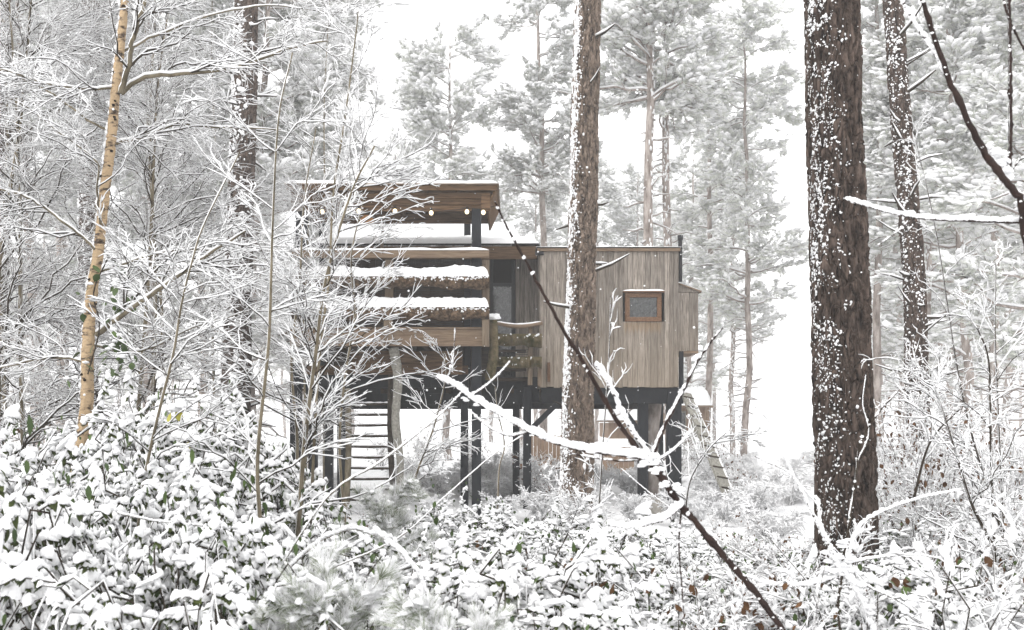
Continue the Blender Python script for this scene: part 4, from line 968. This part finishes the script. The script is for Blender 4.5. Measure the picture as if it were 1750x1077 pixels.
# ------------------------------------------------------------------ close foreground branches carrying thick snow
def lump(acc, c, sz, g, n=7, k=(1, 1, 1)):
    for _ in range(n):
        v, f = BLOBS[g.integers(0, 5)]; r_ = sz * g.uniform(.35, .8)
        a_ = g.uniform(0, 6.28); rot = np.array([[math.cos(a_), -math.sin(a_), 0], [math.sin(a_), math.cos(a_), 0], [0, 0, 1]])
        acc.add(v @ rot * r_ * np.array([1.1, 1, .85]) + c + g.normal(0, .45, 3) * sz * np.array(k), f)
def heavy(root, o, lst, g, bark, name='branch', rk=.74, tk=.48):
    """each entry: pixel points, Y range, radius range (m), snow thickness (m), coverage"""
    s_ = Acc()
    for pts, Y0, Y1, r0, r1, th, cov in lst:
        r0, r1, th = r0 * rk, r1 * rk, th * tk
        m_ = len(pts); N = 60; P = resample([W(x, y, Y0 + (Y1 - Y0) * i / (m_ - 1)) for i, (x, y) in enumerate(pts)], N) - o
        tt = np.linspace(0, 1, N); rr_ = np.interp(tt, [0, 1], [r0, r1]); rr_ = rr_ * (1 + .12 * g.normal(size=N) * (g.uniform(size=N) < .4))
        for kx in range(6, N, g.integers(7, 12)): rr_[kx] *= 1.35
        P[1:-1] += g.normal(0, .12 * r0, (N - 2, 3))
        a = Acc(); tubes(a, [P], [rr_], 9); a.build(name, bark, root)
        if th:
            nz = fbm(np.stack([tt * 14 + Y0 * 9, tt * 0, tt * 0 + r0 * 999], -1), 3, 4)
            on = np.clip((nz - (1 - cov)) * 6 + .5, 0, 1)
            M_ = 4; tf = np.linspace(0, 1, N * M_); Pf = np.stack([np.interp(tf, tt, P[:, i]) for i in range(3)], -1); rf = np.interp(tf, tt, rr_); of = np.interp(tf, tt, on)
            tn = norm(np.gradient(Pf, axis=0)); hz_ = np.sqrt(1 - np.clip(tn[:, 2] ** 2, 0, 1)) 
            lump = fbm(np.stack([tf * len(pts) * 9, tf * 0 + 3, tf * 0 + Y0], -1), 3, 8)
            rs = (rf * .8 + th * (.55 + .9 * lump)) * of * (.35 + .65 * hz_) + .0004
            rs[:3] *= .4; rs[-3:] *= .4
            Q = Pf.copy(); Q[:, 2] += (rf * .4 + rs * .62) * np.clip(hz_ + .2, 0, 1); Q[:, 0] -= (1 - hz_) * rf * .9; Q[:, 1] -= (1 - hz_) * rf * .5
            Q += g.normal(0, .12, Q.shape) * rs[:, None]
            tubes(s_, [Q], [rs], 10, squash=.95)
            if th > .004:
                jj = np.arange(6, len(Q) - 4, 3); stamp(s_, BLOBS, Q[jj] + g.normal(0, .25, (len(jj), 3)) * rs[jj][:, None] + [0, 0, 0], rs[jj] * g.uniform(.6, 1.5, len(jj)), tn[jj], g, (1.4, .9, .9))
            kn = int(18 * np.linalg.norm(np.diff(P, axis=0), axis=1).sum()); ii = g.integers(2, N - 2, kn)
            stamp(s_, BLOBS_LOW, P[ii] + np.stack([-rr_[ii] * .6, -rr_[ii] * .5, rr_[ii] * .5], -1), g.uniform(.003, .009, kn), g.normal(size=(kn, 3)), g)
    return s_
g = np.random.default_rng(51)
FY = 3.4
fb = thing('foreground_branch', 'dark forked branch heaped with thick snow crossing before the cabin', 'branch', tuple(W(1340, 1077, FY) * [1, 1, 0])); fo_ = np.array(fb.location)
s_ = heavy(fb, fo_, [
    ([(1420, 1180), (1335, 1072), (1285, 1005), (1232, 945), (1190, 895), (1160, 860), (1130, 815), (1108, 785)], FY, FY, .0135, .0165, .003, .25),
    ([(1112, 792), (1075, 748), (1040, 695), (1000, 625), (960, 560), (932, 508), (895, 440), (865, 385), (846, 345)], FY, 3.1, .0125, .0035, .003, .30),
    ([(1112, 795), (1130, 740), (1168, 668), (1190, 622), (1215, 585), (1236, 560)], FY, 3.3, .0095, .003, .007, .62),
    ([(1118, 795), (1100, 785), (1060, 778), (1000, 770), (950, 757), (905, 738), (860, 712), (820, 690), (785, 665), (752, 645)], FY, 3.3, .009, .003, .017, .95),
    ([(1112, 785), (1090, 752), (1068, 715), (1048, 670), (1030, 640), (1018, 625)], FY, 3.2, .007, .003, .013, .95),
    ([(1165, 862), (1140, 885), (1110, 895), (1075, 902), (1040, 898)], FY, 3.2, .008, .003, .013, .9),
    ([(905, 738), (870, 745), (835, 730), (800, 700)], 3.36, 3.3, .005, .002, .004, .8),
    ([(785, 668), (770, 640), (775, 610), (778, 560)], 3.35, 3.3, .003, .0015, .003, .5),
    ([(800, 680), (830, 660), (852, 640), (872, 618)], 3.35, 3.3, .003, .0015, .004, .9),
    ([(1165, 862), (1160, 930), (1165, 1000), (1170, 1077)], 3.4, 3.4, .005, .003, .003, .2),
    ([(1120, 790), (1150, 770), (1180, 740), (1170, 745)], 3.4, 3.4, .004, .002, .006, .8),
    ([(1108, 785), (1060, 788), (1000, 780), (960, 772)], 3.4, 3.5, .004, .002, .004, .5)], g, 'bark_red')
for (px_, py_, sz) in ((1085, 772, .019), (1105, 778, .022), (1125, 805, .02), (1118, 790, .02), (1160, 835, .016), (1135, 830, .016), (1100, 790, .02), (1070, 775, .016), (1165, 668, .011), (1045, 768, .012), (795, 682, .012), (815, 690, .011)):
    lump(s_, W(px_, py_, FY - .01) - fo_, sz, g)
s_.build('snow', 'snow', fb)
RY = 3.6
rb = thing('foreground_branch', 'black curved branch with snow in its forks at the upper right', 'branch', tuple(W(1790, 500, RY) * [1, 1, 0])); ro = np.array(rb.location)
s_ = heavy(rb, ro, [
    ([(1830, 620), (1775, 470), (1752, 400), (1745, 345), (1725, 318), (1695, 278), (1660, 220), (1625, 140), (1600, 70), (1572, -10), (1545, -90)], RY, RY - .2, .022, .009, .006, .25),
    ([(1722, 312), (1726, 260), (1727, 160), (1726, 60), (1724, -30)], RY, RY, .011, .008, .002, .15),
    ([(1710, -40), (1720, 20), (1740, 65), (1768, 115)], RY, RY, .006, .005, .002, .1),
    ([(1752, 380), (1700, 379), (1640, 377), (1590, 375), (1540, 368), (1490, 355), (1442, 340)], RY, RY - .1, .008, .003, .011, .97),
    ([(1625, 140), (1600, 95), (1570, 50), (1535, -10)], RY - .1, RY - .1, .008, .006, .010, .75),
    ([(1655, 215), (1635, 165), (1610, 120), (1590, 80)], RY - .1, RY - .05, .005, .004, .006, .5),
    ([(1722, 300), (1750, 270), (1790, 275)], RY, RY, .004, .003, .004, .5),
    ([(1560, 370), (1535, 395), (1500, 420)], RY, RY, .003, .002, .004, .5)], g, 'bark_red')
for (px_, py_, sz) in ((1700, 265, .022), (1712, 285, .026), (1716, 300, .022), (1690, 250, .014), (1708, 272, .022), (1748, 340, .03), (1757, 365, .03), (1720, 308, .018)):
    lump(s_, W(px_, py_, RY - .01) - ro, sz, g)
s_.build('snow', 'snow', rb)
KY = 4.2
kb = thing('foreground_shrub', 'many-armed shrub with snow-thick limbs meeting before the thick pine base', 'shrub', tuple(W(1440, 1077, KY) * [1, 1, 0])); ko = np.array(kb.location)
s_ = heavy(kb, ko, [
    ([(1520, 1180), (1495, 1077), (1470, 1020), (1440, 975), (1425, 950)], KY, KY, .010, .008, .022, .98),
    ([(1432, 985), (1395, 998), (1350, 1002), (1310, 998), (1275, 985)], KY, KY, .007, .003, .012, .95),
    ([(1432, 960), (1400, 900), (1375, 850), (1350, 800), (1320, 730), (1290, 695)], KY, KY - .3, .006, .002, .009, .9),
    ([(1440, 960), (1450, 900), (1462, 820), (1470, 760), (1498, 710), (1535, 668)], KY, KY, .008, .004, .004, .3),
    ([(1445, 965), (1470, 900), (1520, 870), (1580, 850), (1640, 838)], KY, KY + .3, .006, .002, .009, .95),
    ([(1445, 965), (1490, 955), (1540, 950), (1590, 955)], KY, KY, .005, .002, .008, .9),
    ([(1425, 950), (1405, 900), (1400, 870), (1395, 850)], KY, KY, .006, .003, .012, .95),
    ([(1360, 820), (1400, 900), (1415, 930)], KY, KY, .004, .005, .014, .95),
    ([(1440, 975), (1432, 1040), (1440, 1100)], KY, KY, .007, .008, .003, .2),
    ([(1450, 960), (1480, 1000), (1540, 1030), (1600, 1077)], KY, KY, .005, .003, .006, .9),
    ([(1395, 860), (1350, 810), (1310, 790), (1290, 780)], KY, KY, .003, .002, .004, .6),
    ([(1465, 790), (1485, 740), (1475, 690), (1480, 640)], KY, KY, .004, .002, .003, .8)], g, 'bark_twig')
for (px_, py_, sz) in ((1430, 955, .05), (1445, 970, .05), (1418, 975, .04), (1455, 960, .04), (1470, 1000, .04), (1486, 1040, .035), (1445, 930, .03)):
    lump(s_, W(px_, py_, KY - .01) - ko, sz * .62, g)
s_.build('snow', 'snow', kb)
# long thin foreground rods with snow beads, lower left
for i_, (pts, Y_, r_, th, lb_) in enumerate([
    ([(430, 1077), (470, 1000), (540, 930), (600, 905), (640, 915)], 4.2, .008, .012, 'thick snow-capped rod arching up at the bottom left of centre'),
    ([(170, 870), (260, 890), (350, 900), (430, 915), (460, 920)], 4.6, .004, .007, 'straight snow-lined stick lying across the bramble on the left'),
    ([(20, 1080), (80, 1040), (130, 1010), (170, 990)], 3.8, .006, .008, 'short snowy stick at the bottom left corner'),
    ([(640, 905), (700, 960), (730, 1010), (760, 1090)], 3.6, .007, .014, 'snow-heaped branch dropping to the bottom centre'),
    ([(560, 975), (680, 920), (760, 850), (840, 780), (900, 740)], 5.0, .004, .004, 'long thin rod sloping up from undergrowth towards the stilts'),
    ([(460, 1000), (560, 850), (650, 790), (740, 720), (790, 670)], 5.2, .006, .006, 'long pale rod sloping up across the ladder'),
    ([(1290, 960), (1200, 905), (1120, 850), (1060, 800)], 5.5, .003, .004, 'thin dark wand leaning left before the footing')]):
    t_ = thing('snowy_stick', lb_, 'stick', tuple(W(pts[0][0], pts[0][1], Y_))); s_ = heavy(t_, np.array(t_.location), [(pts, Y_, Y_, r_, r_ * .5, th, .9)], g, 'bark_sapling', 'stick'); s_.build('snow', 'snow', t_)

# ------------------------------------------------------------------ undergrowth
def bramble(seed, rad, H, ncane, nleaf, lsize, cat='bramble bush', leafmat='leaf_under', snowk=1.0, name='bramble_bush', cover=.66):
    g = np.random.default_rng(seed); root = thing(name, 'proto', cat)
    th = g.uniform(0, 2 * math.pi, ncane); rr_ = rad * np.sqrt(g.uniform(.05, 1, ncane)); base = np.stack([np.cos(th) * rr_ * .35, np.sin(th) * rr_ * .35, np.full(ncane, -.1)], -1)
    hh = H * g.uniform(.55, 1.05, ncane) * (1 - .35 * (rr_ / rad) ** 2); s = np.linspace(0, 1, 9)
    out = np.stack([np.cos(th), np.sin(th), th * 0], -1) * (rr_ * .75)[:, None]
    P = base[:, None] + out[:, None] * s[None, :, None] ** 1.4; P[:, :, 2] = hh[:, None] * (1.25 * np.sin(s * 2.0)[None] ** .8) - .05 - .25 * hh[:, None] * s[None] ** 3
    P += g.normal(0, .035, P.shape); Rr_ = np.tile(np.linspace(.006, .0025, 9), (ncane, 1))
    Q, QR = grow(P, Rr_, 4, (.35, 1), (.4, 1.0), (.18, .42), 5, g, .7, .002, droop=.25, wig=.06)
    b = Acc(); tubes(b, P, Rr_, 4); tubes(b, Q, QR, 3); b.build('canes', 'bark_twig', root, kind='stuff')
    s_ = Acc(); snow_on(s_, P, Rr_, g, .0045, 4, cover=.6, vary=.8); snow_on(s_, Q, QR, g, .0055, 4, vary=.7)
    pos, tan, _ = pick(Q, QR, nleaf, g); side = norm(np.cross(tan, [0, 0, 1.0]) * g.choice([-1, 1], nleaf)[:, None] + tan * .7 + g.normal(0, .3, tan.shape)); side[:, 2] = -g.uniform(.05, .55, nleaf); side = norm(side)
    sz = g.uniform(.7, 1.35, nleaf) * lsize
    lf = Acc(); stamp(lf, LEAVES, pos, sz * 1.3, side, g, roll=.25); lf.build('leaves', leafmat, root, kind='stuff')
    env = H * (1.18 - .45 * (np.hypot(pos[:, 0], pos[:, 1]) / rad) ** 2); m_ = g.uniform(size=nleaf) < cover * 1.45 * np.clip((pos[:, 2] / env - .30) / .42, .04, 1); p2 = pos[m_].copy(); p2[:, 2] += .006
    stamp(s_, LSNOW, p2, sz[m_] * g.uniform(.7, 1.35, m_.sum()) * snowk, side[m_] * [1, 1, .45], g, roll=.2)
    # heavier pillows where sprays have merged
    nP = int(nleaf * .05); pp, tt, _ = pick(Q, QR, nP, g); tt[:, 2] *= .4; pp[:, 2] += .015
    stamp(s_, BLOBS, pp, g.uniform(.6, 1.3, nP) * lsize * snowk, tt, g, (1.7, .8, .5), roll=.3)
    s_.build('snow', 'snow', root, kind='stuff')
    # leaf litter and dark stems low inside
    n2 = nleaf // 2; th2 = g.uniform(0, 6.28, n2); r2 = rad * np.sqrt(g.uniform(0, 1, n2)) * .85
    l2 = Acc(); stamp(l2, LEAVES, np.stack([np.cos(th2) * r2, np.sin(th2) * r2, g.uniform(.05, .55, n2) * H], -1), g.uniform(.8, 1.4, n2) * lsize, g.normal(size=(n2, 3)), g, roll=1.5)
    l2.build('dead_leaves', 'leaf_brown' if seed % 2 else 'leaf_under', root, kind='stuff')
    return root
lm2 = Acc(); lm2.add(LEAVES[0][0] * .042, LEAVES[0][1]); leafmesh = lm2.mesh('leaf'); leafmesh.materials.append(M['leaf'])
lm3 = Acc(); lm3.add(LEAVES[1][0] * .045, LEAVES[1][1]); brownmesh = lm3.mesh('leaf'); brownmesh.materials.append(M['leaf_brown'])
def extra_leaves(root, g, n, rad, H, mesh=None):
    for j in range(n):
        a_ = g.uniform(0, 6.28); r_ = rad * math.sqrt(g.uniform(.02, .8)); o = bpy.data.objects.new('leaf', mesh or leafmesh); sc.collection.objects.link(o); o.parent = root
        o.location = (math.cos(a_) * r_, math.sin(a_) * r_, H * (1 - .35 * (r_ / rad) ** 2) * g.uniform(.65, 1.02)); o.rotation_euler = (g.uniform(-.6, .6), g.uniform(.4, 1.5), g.uniform(0, 6.28)); o.scale = (g.uniform(.6, 1.15),) * 3
BR = [bramble(101, .75, 1.0, 60, 3500, .027), bramble(102, .65, .9, 50, 3000, .025), bramble(103, .85, 1.1, 70, 3900, .026), bramble(104, .7, .8, 55, 3000, .023)]
for i_, r_ in enumerate(BR): extra_leaves(r_, np.random.default_rng(i_), 44, .75, 1.05)
def shrub(seed, H, nst, spread, snow=.0030, leaves=0, name='bare_shrub'):
    g = np.random.default_rng(seed); root = thing(name, 'proto', 'shrub')
    th = g.uniform(0, 6.28, nst); ln = g.uniform(.1, spread, nst); s = np.linspace(0, 1, 8); h = H * g.uniform(.6, 1.05, nst)
    P = np.stack([np.cos(th)[:, None] * ln[:, None] * s ** 1.3, np.sin(th)[:, None] * ln[:, None] * s ** 1.3, h[:, None] * s - .1], -1) + g.normal(0, .02, (nst, 8, 3)); Rr_ = np.tile(np.linspace(.007, .002, 8), (nst, 1))
    l1 = grow(P, Rr_, 7, (.2, 1), (.4, 1.0), (H * .22, H * .5), 9, g, .6, .002, droop=.1, wig=.045); l2 = grow(*l1, 7, (.15, 1), (.4, 1.0), (.08, .28), 6, g, .6, .0016, droop=.1, wig=.06)
    b = Acc(); s_ = Acc()
    for L_, sd in (((P, Rr_), 5), (l1, 3), (l2, 3)): tubes(b, *L_, sd); snow_on(s_, *L_, g, snow, 4)
    clot(s_, *l1, g, nst * 26, (.008, .02)); clot(s_, *l2, g, nst * 40, (.006, .014))
    b.build('twigs', 'bark_twig', root, kind='stuff'); s_.build('snow', 'snow', root, kind='stuff')
    if leaves:
        pos, tan, _ = pick(*l2, leaves, g); lf = Acc(); dn = tan * .5 + np.array([0, 0, -.9]) + g.normal(0, .3, tan.shape); stamp(lf, LEAVES, pos, g.uniform(.04, .075, leaves), dn, g, roll=1.0); lf.build('dead_leaves', 'leaf_brown', root, kind='stuff')
        extra_leaves(root, g, 12, spread, H, brownmesh)
    return root
SH = [shrub(201, 1.3, 14, .7, leaves=170), shrub(202, 1.0, 12, .6), shrub(203, 1.6, 12, .8, leaves=120), shrub(204, .7, 16, .6, .012)]
placed = set()
def put(lst, idx, px, Y, s, rz, label, group, z=-.05, sz=None):
    loc = (X(px, Y), Y, z)
    r_ = lst[idx]
    if id(r_) not in placed:
        placed.add(id(r_)); r_.location = loc; r_.rotation_euler = (0, 0, rz); r_.scale = (s, s, sz or s); r_['label'] = label; r_['group'] = group; return r_
    return dup(r_, loc, rz, s, label, group, sz=sz)
g = np.random.default_rng(88)
LM = [(0, 'by the left edge'), (130, 'under the peeling birch'), (300, 'under the yellow leaf'), (430, 'left of the stilts'), (560, 'before the left stilts'), (680, 'below the ladder'), (820, 'below the middle stilts'),
      (980, 'at the middle pine'), (1120, 'below the concrete footing'), (1260, 'below the leaning plank'), (1380, 'left of the thick pine'), (1500, 'right of the thick pine'), (1620, 'under the leaning pine'), (1740, 'by the right edge')]
RW = [(3.3, 'lowest along the bottom edge'), (3.95, 'second row up from the bottom edge'), (4.7, 'third row up from the bottom edge'), (5.5, 'mid-thicket'), (6.5, 'upper mid-thicket'), (7.6, 'behind the mid-thicket'), (8.9, 'near the thicket crest'), (10.3, 'at the thicket crest'),
      (15, 'beyond the thicket'), (21, 'level with the cabin'), (30, 'behind the cabin'), (60, 'far behind the cabin')]
def where(px, Y): return min(LM, key=lambda q: abs(q[0] - px))[1] + ', ' + next(w for d, w in RW if Y <= d)
def top_row(px):   # photo row which the undergrowth reaches, by column
    return np.interp(px, [-50, 100, 250, 330, 430, 520, 700, 850, 1000, 1150, 1300, 1380, 1440, 1500, 1560, 1800], [700, 735, 725, 705, 765, 850, 860, 835, 870, 905, 890, 930, 940, 920, 865, 825])
rows = [3.7, 4.2, 4.9, 5.6, 6.4, 7.3, 8.3, 9.6]
for ri, Y_ in enumerate(rows):
    step = 2 * .50 * F / Y_ * 1.0; px_ = -160 + g.uniform(0, step)
    while px_ < 1900:
        Yy = Y_ + g.uniform(-.3, .3); want = top_row(px_) + (rows[-1] - Y_) * (12 if px_ > 500 else 16)
        zt_ = max(.45, Z(want, Yy) * g.uniform(.88, 1.02))
        if Y_ < 4.6 and 480 < px_ < 850: px_ += 60; continue
        side_ = 'left' if px_ < 480 else ('middle' if px_ < 1180 else 'right')
        if side_ == 'right' or (side_ == 'middle' and g.uniform() < .3):
            i_ = [0, 2, 0, 1][g.integers(0, 4)]; Hs = [1.3, 1.0, 1.6, .7][i_]; s_ = zt_ * (1.15 if px_ > 1180 else 1.0) / Hs; s_ = min(max(s_, .5), 1.3)
            if True: put(SH, i_, px_, Yy, s_, g.uniform(0, 6.28), f'leafless snow-crusted shrub {where(px_, Yy)}', f'snow-crusted bare shrubs in the {side_} thicket')
            put(BR, 3 if g.uniform() < .6 else 1, px_ + g.normal(0, 60), Yy + .3, 1.0, g.uniform(0, 6.28), f'snow-covered bramble bush {where(px_, Yy)}', f'snowy bramble bushes in the {side_} thicket', sz=zt_ * g.uniform(.75, .9) / .85)
        else:
            i_ = g.integers(0, 4); Hs = [1.0, .9, 1.1, .8][i_]
            put(BR, i_, px_, Yy, g.uniform(.85, 1.15), g.uniform(0, 6.28), f'snow-covered bramble bush {where(px_, Yy)}', f'snowy bramble bushes in the {side_} thicket', sz=zt_ / Hs)
        px_ += step * g.uniform(.75, 1.15)
for px_, Y_, h_ in ((1535, 11.5, 1.9), (1575, 10.8, 1.8), (1615, 12, 2.0), (1560, 9.4, 1.5), (1660, 11, 1.7), (1520, 12.5, 1.7), (1710, 12, 1.8)):
    put(SH, 2, px_, Y_, 1.0, g.uniform(0, 6.28), f'tall leafless shrub screening the pine bases {where(px_, Y_)}', 'snow-crusted bare shrubs in the right thicket', sz=h_ / 1.5)
for px_, Y_, h_, k_ in ((250, 8.3, 1.75, 0), (310, 7.6, 1.85, 2), (370, 8.2, 1.75, 0), (345, 7.0, 1.6, 2), (200, 7.4, 1.55, 1), (285, 6.6, 1.45, 0)):
    put(BR, k_, px_, Y_, 1.05, g.uniform(0, 6.28), f'tall leafy snow-capped bush of the left mound {where(px_, Y_)}', 'snowy bramble bushes in the left thicket', sz=h_ / [1.0, .9, 1.1][k_])
# middle distance: low snowed-over shrubs around and behind the cabin
for j in range(120):
    Y_ = g.uniform(10.5, 40); px_ = g.uniform(-60, 1810)
    if 16 < Y_ < 20.5 and 560 < px_ < 700 or Y_ < 18.5 and (1060 < px_ < 1290 or 570 < px_ < 930): continue
    i_ = [0, 1, 2, 3, 3, 3, 1][g.integers(0, 7)]
    put(SH, i_, px_, Y_, g.uniform(.7, 1.2), g.uniform(0, 6.28), f'snowed-over low shrub {where(px_, Y_)}', 'low shrubs around the cabin')

for px_, Y_, s_ in ((1080, 16.8, .7), (1150, 17, .8), (1190, 16.2, .7), (1240, 16.5, .9), (1285, 17.5, 1.0), (1215, 19.5, .9), (1265, 20.5, .9), (1310, 19, .8), (640, 16.0, .6), (745, 16.3, .7), (860, 16.6, .7), (930, 17.0, .8), (700, 19.5, .7), (1000, 18.2, .8)):
    put(SH, 3, px_, Y_, s_, g.uniform(0, 6.28), f'small snowed-over tuft {where(px_, Y_)}', 'low shrubs around the cabin', sz=s_ * .9)
for j in range(26):
    px_, Y_ = g.uniform(540, 1150), g.uniform(19.5, 26)
    put(SH, [3, 3, 1][j % 3], px_, Y_, g.uniform(.7, 1.0), g.uniform(0, 6.28), f'snowed-over tuft under the cabin floor, {where(px_, Y_)}', 'low shrubs around the cabin', sz=g.uniform(.6, .85))
# young pines with long white needles, bottom centre
def sapling_pine(seed, H, label):
    g = np.random.default_rng(seed); root = thing('young_pine', label, 'young pine')
    z = np.linspace(0, 1, 8); P = np.stack([np.cumsum(g.normal(0, .01, 8)), np.cumsum(g.normal(0, .01, 8)), z * H - .05], -1)[None]; Rr_ = np.linspace(.014, .004, 8)[None]
    B = grow(P, Rr_, 26, (.15, 1), (.8, 1.3), (.25, .6), 6, g, .5, .003, droop=-.1, wig=.04, up=.1); C_ = grow(*B, 4, (.2, 1), (.4, .9), (.12, .28), 5, g, .7, .003, wig=.04)
    b = Acc(); tubes(b, P, Rr_, 7); b.build('trunk', 'bark_sapling', root); b = Acc(); tubes(b, *B, 4); tubes(b, *C_, 3); b.build('branches', 'bark_sapling', root)
    nd = Acc(); sn = Acc(); n = 1500
    for L_, k_ in ((B, .35), (C_, .65)):
        pos, tan, _ = pick(*L_, int(n * k_), g); kk = len(pos) // 2; stamp(nd, NEED_FINE, pos[:kk], g.uniform(.06, .11, kk), tan[:kk] + np.array([0, 0, .15]), g, roll=1.5)
        q2 = pos + [0, 0, .006]; stamp(sn, NEED_FINE, q2, g.uniform(.06, .10, len(pos)), tan + np.array([0, 0, .4]), g, (1, 1.0, 1), roll=1.5)
        m_ = g.uniform(size=len(pos)) < .6; tt = tan[m_].copy(); tt[:, 2] *= .5; stamp(sn, LSNOW, q2[m_], g.uniform(.018, .048, m_.sum()), tt, g, (1, .55, .8), roll=.3)
    nd.build('needles', 'needles_young', root, smooth=False, kind='stuff'); snow_on(sn, *B, g, .008, 4); sn.build('snow', 'snow', root, kind='stuff')
    return root
yp = sapling_pine(301, 1.15, 'young pine with long white-frosted needles at the bottom centre left'); yp.location = (X(590, 3.6), 3.6, -.05); yp.scale = (.92,) * 3
dup(yp, (X(740, 3.3), 3.3, -.05), 2.1, .85, 'young pine with snow-clotted crown at the bottom centre')
dup(yp, (X(655, 6.4), 6.4, -.05), 4.0, 1.0, 'small young pine with spread needles just below the ladder')

# the yellow and pale leaves that stand out on the left bush
ym = Acc(); ym.add(LEAVES[2][0] * .085, LEAVES[2][1]); ymesh = ym.mesh('leaf'); ymesh.materials.append(M['leaf_yellow'])
lt = thing('laurel_sprig', 'sprig with one bright yellow and some green leaves topping the left bush', 'plant', tuple(W(320, 800, 7.0))); lo_ = np.array(lt.location)
a = Acc(); tubes(a, [resample([W(322, 840, 7.0), W(320, 780, 7.0), W(312, 715, 7.0)], 8) - lo_], [np.linspace(.006, .003, 8)], 5); a.build('stem', 'bark_twig', lt)
a = Acc()
for j, (px_, py_, yel) in enumerate(((322, 755, 1), (306, 700, 1), (292, 705, 1), (300, 752, 0), (345, 690, 0), (352, 700, 0), (372, 800, 0), (378, 815, 0), (360, 790, 0), (335, 760, 0), (365, 830, 0), (385, 835, 0))):
    o = bpy.data.objects.new('leaf', ymesh if yel else leafmesh); sc.collection.objects.link(o); o.parent = lt; p_ = W(px_, py_, 6.9) - lo_; o.location = p_; o.rotation_euler = (g.uniform(-.4, .4), 1.25 if yel else g.uniform(.6, 1.4), g.uniform(-.6, .6) - math.pi / 2)
    if yel: o['label'] = 'yellow leaf'
    a.add(LSNOW[j % 5][0] * .10 + p_ + [-.02, 0, .02], LSNOW[j % 5][1])
a.build('snow', 'snow', lt, kind='stuff')

# falling snow in the air
g = np.random.default_rng(99); n = 1500
Yf = g.uniform(4, 22, n); pos = np.stack([(g.uniform(-60, 1810, n) - 875) * Yf / F, Yf, EYE + (HOR - g.uniform(0, 1000, n)) * Yf / F], -1)
fl = Acc(); stamp(fl, [ico(1)], pos, g.uniform(.003, .0065, n), g.normal(size=(n, 3)), g); fl.build('falling_snow', 'snow', kind='stuff')
